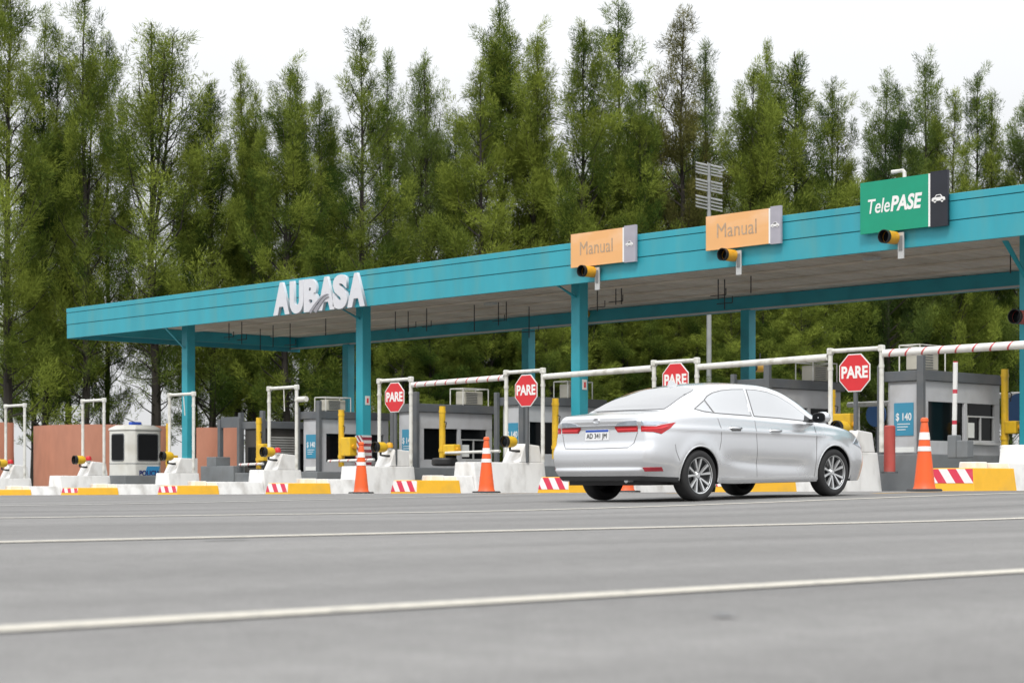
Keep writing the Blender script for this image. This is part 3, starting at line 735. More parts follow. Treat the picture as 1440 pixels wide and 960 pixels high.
# police cabin --------------------------------------------------------
Y = 33.0; X = X_at(190, Y); z0 = ground_z(X, Y); d = depth(X, Y); ht = Z_at(597, X, Y) - z0
t = thing('police_cabin', (X, Y, z0), 'small white fibreglass police cabin with dark windows and POLICIA badge', 'police cabin', rz=R(94))
a = .66; c = .20
oct_ = [(-a + c, -a), (a - c, -a), (a, -a + c), (a, a - c), (a - c, a), (-a + c, a), (-a, a - c), (-a, -a + c)]
body = MB().prism(oct_, .05, ht - .20, 'xy').build('body', M['cabin_white'], t, bevel=.04)
lid = MB(); n8 = 8
lo = [(x * 1.04, y * 1.04, ht - .199) for x, y in oct_]; mi = [(x * 1.04, y * 1.04, ht - .13) for x, y in oct_]; hi = [(x * .74, y * .74, ht - .02) for x, y in oct_]
lid.add(lo + mi + hi, [tuple(range(7, -1, -1)), tuple(range(16, 24))] + [(i, (i + 1) % 8, (i + 1) % 8 + 8, i + 8) for i in range(8)] + [(i + 8, (i + 1) % 8 + 8, (i + 1) % 8 + 16, i + 16) for i in range(8)])
lid.build('roof', M['cabin_white'], t, bevel=.03)
MB().prism([(x * 1.012, y * 1.012) for x, y in oct_], .98, 1.0, 'xy').build('seam', M['grey_mid'], t)
def rrect(w, h, r, n=5):
    pts = []
    for cx, cy, a0 in ((w - r, h - r, 0), (-w + r, h - r, 90), (-w + r, -h + r, 180), (w - r, -h + r, 270)):
        pts += [(cx + r * math.cos(R(a0 + 90 * k / n)), cy + r * math.sin(R(a0 + 90 * k / n))) for k in range(n + 1)]
    return pts
zc = 1.50
for face, ww in (('f', .37), ('l', .30), ('r', .37)):
    wo = MB().prism(rrect(ww + .035, .435, .08), -.012, 0).build('window', M['grey_dark'], t)
    gl = MB().prism(rrect(ww, .40, .06), -.018, -.0125).build('pane', M['dark_glass'], wo)
    if face == 'f': wo.location = (0, -a - .001, zc)
    elif face == 'l': wo.location = (-a - .001, 0, zc); wo.rotation_euler = (0, 0, R(-90))
    else: wo.location = (a + .001, 0, zc); wo.rotation_euler = (0, 0, R(90))
bd = MB().prism([(-.30, -.22), (.24, -.22), (.34, .20), (-.14, .20)], -.012, -.004).build('badge', M['police_blue'], t); bd.location = (.12, -a, .70)
text_part('lettering', 'POLICIA', .22, M['navy'], t, (.06, -a - .016, .68), extrude=.002, bold=.008, sx=.98)
lb = MB().box(-.20, .20, -.09, .09, ht - .015, ht + .09).build('blue_lamp', M['beacon_blue'], t, bevel=.03)

# salmon walls ---------------------------------------------------------
def salmon(px0, px1, dep, py_t, bow, label):
    X0, Y0 = XY_depth(px0, dep); X1, Y1 = XY_depth(px1, dep)
    cx, cy = (X0 + X1) / 2, (Y0 + Y1) / 2
    dx, dy = X1 - X0, Y1 - Y0; L_ = math.hypot(dx, dy); nx, ny = dy / L_, -dx / L_      # towards the camera
    P = []; Q = []
    zt = CAM_H + (HOR - py_t) * dep / FPX
    n = 24; vs = []; fs = []
    for k in range(n + 1):
        u = k / n - .5; b_ = bow * (1 - 4 * u * u)
        for thk in (0, .25):
            x = dx * u + nx * (b_ - thk); y = dy * u + ny * (b_ - thk)
            vs += [(x, y, -.3), (x, y, zt)]
    for k in range(n):
        a0 = k * 4; b0 = a0 + 4
        fs += [(a0, b0, b0 + 1, a0 + 1), (b0 + 2, a0 + 2, a0 + 3, b0 + 3), (a0 + 1, b0 + 1, b0 + 3, a0 + 3)]
    fs += [(0, 1, 3, 2), (n * 4, n * 4 + 2, n * 4 + 3, n * 4 + 1)]
    o = MB().add(vs, fs).build('rendered_wall', M['salmon'], smooth=50, loc=(cx, cy, 0))
    tag(o, label, 'wall')
salmon(-70, 17, 71, 594, .8, 'salmon pink wall at the far left edge of the photo')
salmon(47, 238, 72, 599, 2.2, 'long curved salmon pink wall behind the police cabin')
salmon(276, 309, 70, 601, .2, 'short salmon pink wall right of the leftmost teal column')
salmon(312, 336, 69, 600, .1, 'narrow salmon pink wall between the dark portal posts')

M['lamp_grey'] = pmat('floodlight_grey', (.27, .28, .28), .5, var=.15)
# light mast behind the canopy ---------------------------------------------
dm = 72.0; X, Y = XY_depth(997, dm); zm = lambda py: CAM_H + (HOR - py) * dm / FPX
t = thing('light_mast', (X, Y, 0), 'grey light mast with three tiers of slatted floodlights behind the canopy', 'light mast', rz=ANG)
MB().tube([(0, 0, 0), (0, 0, zm(300)), (0, 0, zm(230))], [.11, .08, .06], 12).build('pole', M['lamp_grey'], t, smooth=True)
for a_, b_ in ((233, 247), (256, 270), (279, 295)):
    for s in (-1, 1):
        q = MB(); z0, z1 = zm(b_), zm(a_); tilt = -.10 * s
        for k in range(4):
            zk = z0 + (z1 - z0) * k / 3.3
            q.hexa([(s * .06, -.10, zk - tilt * .0), (s * .50, -.10, zk + tilt), (s * .50, .10, zk + tilt + .06), (s * .06, .10, zk + .06)],
                   [(s * .06, -.10, zk + .045), (s * .50, -.10, zk + .045 + tilt), (s * .50, .10, zk + .105 + tilt), (s * .06, .10, zk + .105)])
        q.build('floodlight', M['lamp_grey'], t)
# ------------------------------------------------------------------ silver sedan (local: x forward, y left, z up, wheels on z = 0)
m, nt, b = new_mat('silver_paint'); N, Lk = nt.nodes, nt.links
fl = N.new('ShaderNodeTexNoise'); fl.inputs['Scale'].default_value = 1.6; fl.inputs['Detail'].default_value = 3
tc = N.new('ShaderNodeTexCoord'); Lk.new(tc.outputs['Object'], fl.inputs['Vector'])
mr = N.new('ShaderNodeMapRange'); mr.inputs['To Min'].default_value = .22; mr.inputs['To Max'].default_value = .30; Lk.new(fl.outputs['Fac'], mr.inputs['Value'])
b.inputs['Base Color'].default_value = (.72, .73, .75, 1); b.inputs['Metallic'].default_value = .78; Lk.new(mr.outputs['Result'], b.inputs['Roughness'])
b.inputs['Coat Weight'].default_value = .8; b.inputs['Coat Roughness'].default_value = .09
M['silver'] = m
m, nt, b = new_mat('tinted_car_glass')
b.inputs['Base Color'].default_value = (.54, .55, .56, 1); b.inputs['Metallic'].default_value = .8; b.inputs['Roughness'].default_value = .04
b.inputs['Coat Weight'].default_value = 1.0; b.inputs['Coat Roughness'].default_value = .01
M['car_glass'] = m
m, nt, b = new_mat('rear_screen_glass')
b.inputs['Base Color'].default_value = (.28, .285, .29, 1); b.inputs['Metallic'].default_value = .7; b.inputs['Roughness'].default_value = .10
b.inputs['Coat Weight'].default_value = 1.0; b.inputs['Coat Roughness'].default_value = .01
M['rear_glass'] = m
M['chrome'] = pmat('chrome_trim', (.75, .76, .78), .12, metal=1.0, var=.02)
M['lamp_red'] = pmat('lamp_red', (.42, .006, .010), .15, var=.12, scale=12, coat=.3)
M['lamp_dark_red'] = pmat('lamp_dark_red', (.30, .006, .018), .12, var=.1, scale=12, coat=1.0)
M['lamp_bright'] = pmat('lamp_red_bar', (.72, .03, .04), .2, var=.05, coat=.3)
M['lamp_clear'] = pmat('lamp_clear', (.48, .53, .60), .12, metal=.7, var=.25, scale=8, coat=1.0)
M['rubber'] = pmat('tyre_rubber', (.018, .018, .019), .75, var=.2, bump=.1)
M['trim_grey'] = pmat('lower_bumper_plastic', (.035, .036, .038), .55, var=.1)
M['alloy'] = pmat('machined_alloy', (.70, .71, .72), .28, metal=.75, var=.05)
M['alloy_dark'] = pmat('dark_wheel_paint', (.025, .026, .028), .4, var=.1)
M['gap_and_cup_shade'] = pmat('panel_gap_and_cup_shade', (.17, .17, .172), .7, var=.05)
M['plate_white'] = pmat('plate_white', (.78, .79, .80), .4, var=.03)
M['plate_blue'] = pmat('plate_blue', (.01, .07, .42), .4, var=.04)

ST = [  # x, (yb,zb), (yl,zl), (yc,zc), (ys,zs), (yr,zr), (ym,zm), zt
 (-2.20, (.67,.27), (.765,.50), (.770,.76), (.715,.975), (.64,1.055), (.34,1.068), 1.072),
 (-2.10, (.755,.26), (.845,.50), (.835,.77), (.775,.985), (.68,1.066), (.35,1.084), 1.088),
 (-1.95, (.80,.25), (.875,.50), (.862,.78), (.805,.995), (.69,1.072), (.355,1.095), 1.10),
 (-1.78, (.83,.24), (.887,.50), (.880,.79), (.828,1.012), (.70,1.084), (.36,1.110), 1.117),
 (-1.62, (.84,.23), (.888,.50), (.884,.80), (.838,1.026), (.69,1.130), (.36,1.178), 1.188),
 (-1.30, (.845,.22), (.888,.50), (.884,.81), (.842,1.040), (.645,1.250), (.35,1.304), 1.316),
 (-0.95, (.845,.21), (.885,.50), (.880,.81), (.842,1.040), (.608,1.342), (.33,1.396), 1.408),
 (-0.60, (.845,.20), (.880,.50), (.876,.81), (.840,1.028), (.592,1.386), (.32,1.436), 1.448),
 (-0.20, (.845,.20), (.878,.50), (.874,.80), (.840,1.008), (.585,1.402), (.31,1.452), 1.464),
 (0.20, (.845,.20), (.878,.50), (.874,.79), (.840,.988), (.582,1.392), (.31,1.444), 1.455),
 (0.55, (.845,.20), (.880,.50), (.875,.78), (.840,.970), (.582,1.340), (.31,1.398), 1.410),
 (0.90, (.845,.20), (.883,.50), (.878,.77), (.838,.952), (.612,1.215), (.33,1.272), 1.285),
 (1.20, (.845,.20), (.886,.50), (.880,.76), (.834,.935), (.675,1.050), (.36,1.098), 1.108),
 (1.38, (.842,.20), (.888,.50), (.880,.75), (.830,.918), (.715,.968), (.38,1.010), 1.020),
 (1.65, (.835,.20), (.885,.49), (.872,.73), (.815,.878), (.69,.925), (.37,.955), .962),
 (1.90, (.80,.20), (.860,.47), (.845,.70), (.780,.825), (.65,.870), (.35,.897), .903),
 (2.10, (.72,.20), (.790,.44), (.780,.65), (.715,.760), (.58,.800), (.31,.825), .830),
 (2.22, (.60,.20), (.680,.42), (.675,.60), (.620,.690), (.49,.725), (.26,.742), .745),
]
def pchip(xs, ys, xq):
    xs = np.array(xs); ys = np.array(ys); h = np.diff(xs); d = np.diff(ys) / h
    mm = np.zeros_like(ys); mm[0] = d[0]; mm[-1] = d[-1]
    for i in range(1, len(xs) - 1):
        if d[i - 1] * d[i] > 0:
            w1 = 2 * h[i] + h[i - 1]; w2 = h[i] + 2 * h[i - 1]; mm[i] = (w1 + w2) / (w1 / d[i - 1] + w2 / d[i])
    i = np.clip(np.searchsorted(xs, xq) - 1, 0, len(h) - 1); t = (xq - xs[i]) / h[i]
    return ((1 + 2 * t) * (1 - t) ** 2 * ys[i] + t * (1 - t) ** 2 * h[i] * mm[i] + t * t * (3 - 2 * t) * ys[i + 1] + t * t * (t - 1) * h[i] * mm[i + 1])
SX = [s[0] for s in ST]
xq = np.concatenate([np.linspace(-2.20, -1.0, 64)[:-1], np.linspace(-1.0, .9, 70)[:-1], np.linspace(.9, 2.22, 66)])
def ch(f): return pchip(SX, [f(s) for s in ST], xq)
keys = []
for k in range(1, 7): keys.append((ch(lambda s: s[k][0]), ch(lambda s: s[k][1])))
zt = ch(lambda s: s[7])
KEYS = [(keys[0][0] * .97, keys[0][1]), keys[0], (keys[0][0] * .35 + keys[1][0] * .65, keys[0][1] * .45 + keys[1][1] * .55), keys[1], keys[2],
        (keys[2][0] * .35 + keys[3][0] * .65 + .006, keys[2][1] * .35 + keys[3][1] * .65), keys[3], (keys[3][0] - .028, keys[3][1] + .022), keys[4],
        (keys[4][0] * .86 + keys[5][0] * .14 - .0, keys[4][1] * .62 + keys[5][1] * .38), keys[5], (np.zeros_like(xq), zt)]
def catmull(P, per=6):     # P: list of (y,z)
    P = [np.array(p) for p in P]; out = []
    ext = [2 * P[0] - P[1]] + P + [np.array((-P[-2][0], P[-2][1]))]
    for i in range(1, len(ext) - 2):
        p0, p1, p2, p3 = ext[i - 1:i + 3]
        d0 = max(np.linalg.norm(p1 - p0) ** .5, 1e-4); d1 = max(np.linalg.norm(p2 - p1) ** .5, 1e-4); d2 = max(np.linalg.norm(p3 - p2) ** .5, 1e-4)
        m1 = ((p1 - p0) / d0 - (p2 - p0) / (d0 + d1) + (p2 - p1) / d1) * d1
        m2 = ((p2 - p1) / d1 - (p3 - p1) / (d1 + d2) + (p3 - p2) / d2) * d1
        for k in range(per):
            t = k / per
            out.append((2 * t**3 - 3 * t**2 + 1) * p1 + (t**3 - 2 * t**2 + t) * m1 + (-2 * t**3 + 3 * t**2) * p2 + (t**3 - t**2) * m2)
    out.append(P[-1]); return out
rings = []
for i in range(len(xq)):
    rings.append(catmull([(k[0][i], k[1][i]) for k in KEYS]))
rings = np.array(rings)                     # (nx, ns, 2)
nx, ns = rings.shape[:2]
# character lines on the doors: a soft hollow above the sill, a crease under the handles
def sculpt(x, y, z):
    d = 0.0
    if -1.3 < x < 1.3:
        zz_ = .42 + .10 * ((-x + 1) / 2) ** 2
        w = math.exp(-((z - zz_ ) / .07) ** 2) * math.exp(-(x / .80) ** 6)
        d -= .020 * w
    d += .010 * math.exp(-((z - (.845 - .03 * x)) / .028) ** 2) * (1 - sstep(1.0, 1.6, x))
    for wx in (-1.35, 1.35):                # flared arches
        r = math.hypot(x - wx, z - .315)
        d += .015 * math.exp(-((r - .39) / .075) ** 2)
    return d
# tail: lower rows reach further back than the deck
def tail_dx(z):
    return float(np.interp(z, [.2, .30, .345, .385, .425, .50, .60, .66, .70, .80, .90, .945, .985, 1.03, 1.07],
                              [.005, -.05, -.072, -.104, -.080, -.090, -.085, -.075, -.022, -.012, -.004, -.022, -.030, -.026, .03]))
def nose_dx(z):
    return float(np.interp(z, [.2, .3, .45, .6, .75], [-.03, -.01, .0, -.02, -.07]))
def wz(z): return z + .085 * max(0.0, z - .95)
car_v = []; car_f = []; car_j = {}
def pt(i, j, sgn):
    x = xq[i]; y, z = rings[i, j]
    y2 = y
    y2 = y + sculpt(x, y, z) * sstep(.62, .74, y) * (1 - sstep(.98, 1.04, z))
    f = sstep(-1.80, -2.20, x) if x < -1.8 else 0
    xx = x + (f ** 2) * (tail_dx(z) * .85 + .02)
    if x > 1.8: xx += sstep(1.8, 2.22, x) ** 2 * nose_dx(z)
    return (xx, sgn * y2, wz(z))
idx = {}
for i in range(nx):
    for j in range(ns):
        idx[i, j, 1] = len(car_v); car_v.append(pt(i, j, 1))
        if j < ns - 1: idx[i, j, -1] = len(car_v); car_v.append(pt(i, j, -1))
        else: idx[i, j, -1] = idx[i, j, 1]
for i in range(nx - 1):
    for j in range(ns - 1):
        if j < 6 or (j < 9 and xq[i] < -1.66): car_j[len(car_f)] = car_j[len(car_f) + 1] = 1
        car_f.append((idx[i, j, 1], idx[i + 1, j, 1], idx[i + 1, j + 1, 1], idx[i, j + 1, 1]))
        car_f.append((idx[i, j, -1], idx[i, j + 1, -1], idx[i + 1, j + 1, -1], idx[i + 1, j, -1]))
    car_f.append((idx[i, 0, 1], idx[i, 0, -1], idx[i + 1, 0, -1], idx[i + 1, 0, 1]))
def cap(i, outward, bulge):
    """rounded end face between the right and left halves of an end ring"""
    jn = max(j for j in range(ns) if rings[i, j, 0] > .60)
    ncol = 28; rows = []
    for j in range(jn + 1):
        row = []
        p = pt(i, j, 1); ye = p[1]
        for c in range(ncol + 1):
            u = 1 - 2 * c / ncol
            if c == 0: row.append(idx[i, j, 1]); continue
            if c == ncol: row.append(idx[i, j, -1]); continue
            uu = math.sin(u * math.pi / 2) * .6 + u * .4
            z = p[2]
            x = p[0] + outward * bulge * (.5 * (1 - abs(uu) ** 2) + .5 * (1 - abs(uu) ** 6))
            if j == jn: pass
            row.append(len(car_v)); car_v.append((x, uu * ye, z))
        rows.append(row)
    for a in range(jn):
        for c in range(ncol):
            if a < 9 and outward < 0: car_j[len(car_f)] = 1
            car_f.append((rows[a][c], rows[a + 1][c], rows[a + 1][c + 1], rows[a][c + 1]))
    # close the strip up to the deck (centre line of the ring)
    top = rows[jn]; ring_top = [idx[i, j, 1] for j in range(jn, ns)] + [idx[i, j, -1] for j in range(ns - 2, jn - 1, -1)]
    # resample: connect with triangles by nearest y
    a = b_ = 0
    while a < len(top) - 1 or b_ < len(ring_top) - 1:
        ya = car_v[top[a + 1]][1] if a < len(top) - 1 else -9
        yb_ = car_v[ring_top[b_ + 1]][1] if b_ < len(ring_top) - 1 else -9
        if ya >= yb_ and a < len(top) - 1:
            if len({top[a], top[a + 1], ring_top[b_]}) == 3: car_f.append((top[a], ring_top[b_], top[a + 1]))
            a += 1
        else:
            if len({top[a], ring_top[b_ + 1], ring_top[b_]}) == 3: car_f.append((top[a], ring_top[b_], ring_top[b_ + 1]))
            b_ += 1
    car_f.append(tuple(rows[0]))
cap(0, -1, .055); cap(nx - 1, 1, .06)
full_bvh = BVHTree.FromPolygons([Vector(v) for v in car_v], car_f)
# cut the wheel arches
WX, WZ, WR = 1.35, .315, .365
def arch_r(x, z): return min(math.hypot(x - WX, z - WZ), math.hypot(x + WX, z - WZ))
cutf = []
for fi, f in enumerate(car_f):
    c = [sum(car_v[i][k] for i in f) / len(f) for k in range(3)]
    if abs(c[1]) > .55 and arch_r(c[0], c[2]) < WR and c[2] < .75: continue
    cutf.append((f, car_j.get(fi, 0)))
bm = bmesh.new()
bvv = [bm.verts.new(v) for v in car_v]
for f, mi_ in cutf:
    try: bm.faces.new([bvv[i] for i in f]).material_index = mi_
    except ValueError: pass
bm.verts.ensure_lookup_table()
bmesh.ops.delete(bm, geom=[v for v in bm.verts if not v.link_faces], context='VERTS')
for v in bm.verts:
    r = arch_r(v.co.x, v.co.z)
    if v.is_boundary and abs(v.co.y) > .5 and abs(r - WR) < .06 and v.co.z > .215:
        wx = WX if v.co.x > 0 else -WX
        s = WR / max(r, 1e-4); v.co.x = wx + (v.co.x - wx) * s; v.co.z = WZ + (v.co.z - WZ) * s
bmesh.ops.recalc_face_normals(bm, faces=bm.faces)
me = bpy.data.meshes.new('body'); bm.to_mesh(me); bm.free(); me.materials.append(M['silver']); me.materials.append(M['trim_grey']); set_smooth(me, 62)

CARX, CARY = X_at(985, 18.0), 18.0
car = thing('sedan_car', (0, 0, 0), 'silver four-door sedan seen from behind, driving towards the toll lanes', 'car')
body = bpy.data.objects.new('body', me); C.objects.link(body); body.parent = car

def patch(name, poly, phi, off, mat, parent=car, step=.03, back=.0, mirror=False):
    """panel cut to an outline and laid on the body along a horizontal direction phi (0 = looking forward from the rear, 90 = looking left from the right side)"""
    dx, dy = math.cos(R(phi)), math.sin(R(phi)); px_, py_ = dy, -dx         # perpendicular: to the right of the direction
    P = [Vector(p) for p in poly]
    # refine the border
    B_ = []
    for i in range(len(P)):
        a, c = P[i], P[(i + 1) % len(P)]; n = max(1, int((c - a).length / step))
        B_ += [a.lerp(c, k / n) for k in range(n)]
    xs_ = [p.x for p in B_]; zs_ = [p.y for p in B_]
    def inside(q):
        ins = False; n = len(B_)
        for i in range(n):
            a, c = B_[i], B_[(i + 1) % n]
            if (a.y > q.y) != (c.y > q.y) and q.x < (c.x - a.x) * (q.y - a.y) / (c.y - a.y) + a.x: ins = not ins
        return ins
    inner = []
    u = min(xs_) + step
    while u < max(xs_):
        v = min(zs_) + step
        while v < max(zs_):
            q = Vector((u, v))
            if inside(q) and min((q - bb).length for bb in B_) > step * .45: inner.append(q)
            v += step
        u += step
    n = len(B_)
    co, ed, fa, *_ = delaunay_2d_cdt(B_ + inner, [(i, (i + 1) % n) for i in range(n)], [], 0, 1e-5)
    fa2 = []
    for f in fa:
        c = sum((Vector(co[i]) for i in f), Vector((0, 0))) / len(f)
        if inside(c): fa2.append(f)
    D = Vector((dx, dy, 0)); vs = []
    for p in co:
        o = Vector((px_ * p[0], py_ * p[0], p[1])) - D * 6
        h = full_bvh.ray_cast(o, D)[0]
        if h is None:
            nr = full_bvh.find_nearest(o + D * 4.5)[0]; h = nr
        vs.append(h - D * off)
    k = len(vs); dep = max(off + .012, .015)
    vs2 = vs + [v + D * dep for v in vs]
    fs = [tuple(f) for f in fa2]
    # skirt along the border so that the panel has thickness
    cnt = {}
    for f in fs:
        for a, c in zip(f, f[1:] + f[:1]): cnt[(a, c)] = 1
    sk = [(c, a, a + k, c + k) for (a, c) in cnt if (c, a) not in cnt]
    if mirror: vs2 = [Vector((v.x, -v.y, v.z)) for v in vs2]
    q = MB(); q.v = [tuple(v) for v in vs2]; q.f = fs + sk
    return q.build(name, mat, parent, smooth=30)
def strip(poly, w):        # thin outline ribbon as polygon from a polyline (u,z)
    P = [Vector(p) for p in poly]; Lf = []; Rt = []
    for i, p in enumerate(P):
        t = (P[min(i + 1, len(P) - 1)] - P[max(i - 1, 0)]).normalized(); nrm = Vector((-t.y, t.x))
        Lf.append(p + nrm * w / 2); Rt.append(p - nrm * w / 2)
    return [tuple(p) for p in Lf + Rt[::-1]]
def ring_off(poly, d):     # offset a polygon outward (ccw or cw)
    P = [Vector(p) for p in poly]; n = len(P); A2 = sum(P[i].x * P[(i + 1) % n].y - P[(i + 1) % n].x * P[i].y for i in range(n)); sg = 1 if A2 > 0 else -1
    out = []
    for i in range(n):
        a, p, c = P[i - 1], P[i], P[(i + 1) % n]
        n1 = Vector(((p - a).y, -(p - a).x)).normalized() * sg; n2 = Vector(((c - p).y, -(c - p).x)).normalized() * sg
        bis = (n1 + n2).normalized(); out.append(tuple(p + bis * d / max(.35, bis.dot(n1))))
    return out
# side glass: with phi = 90 the outline coordinate is (x, z)
front_win = [(-.20, 1.050), (.30, 1.030), (.72, 1.006), (1.02, .990), (.93, 1.055), (.72, 1.192), (.50, 1.285), (.28, 1.335), (.05, 1.358), (-.13, 1.362)]
rear_win = [(-.27, 1.054), (-.20, 1.362), (-.42, 1.358), (-.64, 1.342), (-.82, 1.312), (-.95, 1.272), (-1.03, 1.230), (-.985, 1.115), (-.97, 1.082)]
quarter = [(-.835, 1.078), (-.868, 1.205), (-.96, 1.165), (-1.06, 1.126), (-1.115, 1.105), (-.98, 1.088)]
quarter = [(-1.005, 1.086), (-1.06, 1.214), (-1.13, 1.186), (-1.23, 1.146), (-1.285, 1.126), (-1.16, 1.100)]
for sgn in (False, True):
    for nm, pl in (('side_window', front_win), ('side_window', rear_win), ('quarter_window', quarter)):
        pl = [(a, wz(b_)) for a, b_ in pl]
        fr = patch('window_frame', ring_off(pl, .011), 90, .003, M['gap_and_cup_shade'], mirror=sgn, step=.04)
        patch(nm, pl, 90, .007, M['car_glass'], parent=fr, mirror=sgn, step=.04)
    # pillar trims, door seams
    for pl in ([(-.235, 1.345), (-.245, 1.04), (-.245, .86), (-.235, .55), (-.23, .27)], [(.97, .97), (.985, .80), (.96, .55), (.93, .27)],
               [(-.98, 1.06), (-.93, .90), (-.94, .75), (-.985, .62)]):
        patch('door_seam', strip(pl, .008), 90, .0012, M['gap_and_cup_shade'], mirror=sgn, step=.04)
    patch('sill_trim', [(-.93, .255), (.93, .235), (.93, .265), (-.93, .285)], 90, .012, M['silver'], mirror=sgn, step=.06)
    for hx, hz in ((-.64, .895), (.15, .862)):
        patch('handle_cup', [(hx - .10, hz - .035), (hx + .08, hz - .035), (hx + .10, hz), (hx + .08, hz + .025), (hx - .09, hz + .025), (hx - .12, hz)], 90, .0016, M['gap_and_cup_shade'], mirror=sgn, step=.03)  # silver-painted recess; its shade is put in as a darker colour
        sy = 1 if sgn else -1
        h0 = full_bvh.ray_cast(Vector((hx, sy * 3, hz)), Vector((0, -sy, 0)))[0]
        MB().tube([(hx - .115, h0.y - sy * .004, hz + .002), (hx - .09, h0.y + sy * .026, hz + .004), (hx + .07, h0.y + sy * .026, hz + .002), (hx + .10, h0.y - sy * .004, hz)], [.013, .016, .016, .012], 10).build('door_handle', M['chrome'], car, smooth=60)
    # fender / bumper seam
    patch('bumper_seam', strip([(-1.80, .70), (-1.79, .62), (-1.735, .50)], .009), 90, .001, M['gap_and_cup_shade'], mirror=sgn, step=.04)
# rear screen and windscreen, laid on from above
def top_patch(name, outline, mat, off=.006):
    """outline in (x, y); dropped on the body from above"""
    q = MB(); P = [Vector(p) for p in outline]; B_ = []
    for i in range(len(P)):
        a, c = P[i], P[(i + 1) % len(P)]; n = max(1, int((c - a).length / .04)); B_ += [a.lerp(c, k / n) for k in range(n)]
    n = len(B_); x0, x1 = min(p.x for p in B_), max(p.x for p in B_); y0, y1 = min(p.y for p in B_), max(p.y for p in B_)
    def inside(qq):
        ins = False
        for i in range(n):
            a, c = B_[i], B_[(i + 1) % n]
            if (a.y > qq.y) != (c.y > qq.y) and qq.x < (c.x - a.x) * (qq.y - a.y) / (c.y - a.y) + a.x: ins = not ins
        return ins
    inner = [Vector((x0 + .04 * i, y0 + .04 * j)) for i in range(1, int((x1 - x0) / .04) + 1) for j in range(1, int((y1 - y0) / .04) + 1)]
    inner = [p for p in inner if inside(p) and min((p - bb).length for bb in B_) > .018]
    co, ed, fa, *_ = delaunay_2d_cdt(B_ + inner, [(i, (i + 1) % n) for i in range(n)], [], 0, 1e-5)
    fa2 = [f for f in fa if inside(sum((Vector(co[i]) for i in f), Vector((0, 0))) / len(f))]
    vs = []
    for p in co:
        h, nr, *_ = full_bvh.ray_cast(Vector((p[0], p[1], 3)), Vector((0, 0, -1))); vs.append(h + Vector((0, 0, off)))
    q.v = [tuple(v) for v in vs]; q.f = [tuple(f) for f in fa2]
    return q.build(name, mat, car, smooth=40)
rs = [(-1.765, 0), (-1.755, .25), (-1.73, .50), (-1.70, .615), (-1.64, .62), (-1.35, .585), (-1.12, .555), (-1.03, .52), (-1.0, .38), (-.985, 0)]
rs_full = rs + [(x, -y) for x, y in rs[::-1][1:-1]]
top_patch('rear_window', rs_full, M['rear_glass'])
ws = [(1.33, 0), (1.31, .35), (1.25, .60), (1.18, .615), (.75, .56), (.53, .50), (.50, .3), (.49, 0)]
top_patch('windscreen', ws + [(x, -y) for x, y in ws[::-1][1:-1]], M['rear_glass'])
# shark-fin aerial, boot seam, lamps, plate
q = MB(); q.add([(-.94, -.022, 1.42), (-.74, -.03, 1.45), (-.74, .03, 1.45), (-.94, .022, 1.42), (-.925, -.006, 1.53), (-.88, -.008, 1.523), (-.88, .008, 1.523), (-.925, .006, 1.53)],
                [(0, 1, 5, 4), (3, 7, 6, 2), (0, 4, 7, 3), (1, 2, 6, 5), (4, 5, 6, 7), (0, 3, 2, 1)])
q.build('roof_aerial', M['silver'], car, smooth=20)
# phi = 0: outline coordinate is (-y, z) -> u>0 is the right-hand side
for sgn in (False, True):
    patch('tail_lamp', [(.30, .925), (.30, .905), (.345, .855), (.645, .858), (.645, .925)], 0, .012, M['lamp_red'], mirror=sgn)
    patch('lamp_bar', [(.33, .897), (.345, .880), (.64, .882), (.64, .900)], 0, .016, M['lamp_bright'], mirror=sgn)
    patch('reversing_lamp', [(.31, .935), (.640, .935), (.640, .993), (.50, .990), (.37, .968)], 0, .010, M['lamp_clear'], mirror=sgn)
    # outer half wraps round the corner: direction 45 degrees; u runs along (x - y)/sqrt2
    def u45(x, y): return (x * math.sin(R(48)) - y * math.cos(R(48)))
    a0 = u45(-2.20, -.688); a1 = u45(-2.05, -.83); a2 = u45(-1.86, -.87); a3 = u45(-1.77, -.875)
    patch('tail_lamp', [(a0, .925), (a0, .858), (a1 - .05, .852), (a1 + .05, .828), (a2, .900), (a3, .968), (a2 - .02, .955), (a1 + .05, .940), (a1 - .02, .922)], 48, .010, M['lamp_red'], mirror=sgn)
    patch('lamp_bar', [(a0 + .01, .898), (a0 + .01, .882), (a1 - .03, .884), (a1 + .05, .893), (a2 - .02, .925), (a2 - .05, .926), (a1 + .03, .908)], 48, .014, M['lamp_bright'], mirror=sgn)
    patch('indicator_lamp', [(a0, .935), (a1 - .02, .933), (a1 + .03, .95), (a2 - .03, .968), (a1 + .02, .985), (a0, .993)], 48, .009, M['lamp_clear'], mirror=sgn)
    b0 = u45(-2.20, -.74); b1 = u45(-2.0, -.87)
    patch('reflector', [(b0 - .03, .425), (b1 - .02, .425), (b1 + .0, .375), (b0 + .0, .375)], 48, .008, M['lamp_dark_red'], mirror=sgn)
patch('chrome_strip', [(-.645, .930), (.645, .930), (.645, .941), (-.645, .941)], 0, .020, M['chrome'])
patch('boot_seam', strip([(-.645, .85), (-.60, .72), (-.54, .668), (0, .66), (.54, .668), (.60, .72), (.645, .85)], .010), 0, .001, M['gap_and_cup_shade'])
pl = patch('number_plate', [(-.20, .765), (.20, .765), (.20, .895), (-.20, .895)], 0, .014, M['plate_white'])
patch('plate_band', [(-.195, .866), (.195, .866), (.195, .892), (-.195, .892)], 0, .017, M['plate_blue'], parent=pl)
hx = full_bvh.ray_cast(Vector((-6, 0, .81)), Vector((1, 0, 0)))[0].x
text_part('lettering', 'AD 341 JM', .088, M['black'], pl, (hx - .019, 0, .815), rot=(R(90), 0, R(-90)), extrude=.001, fit=.345)
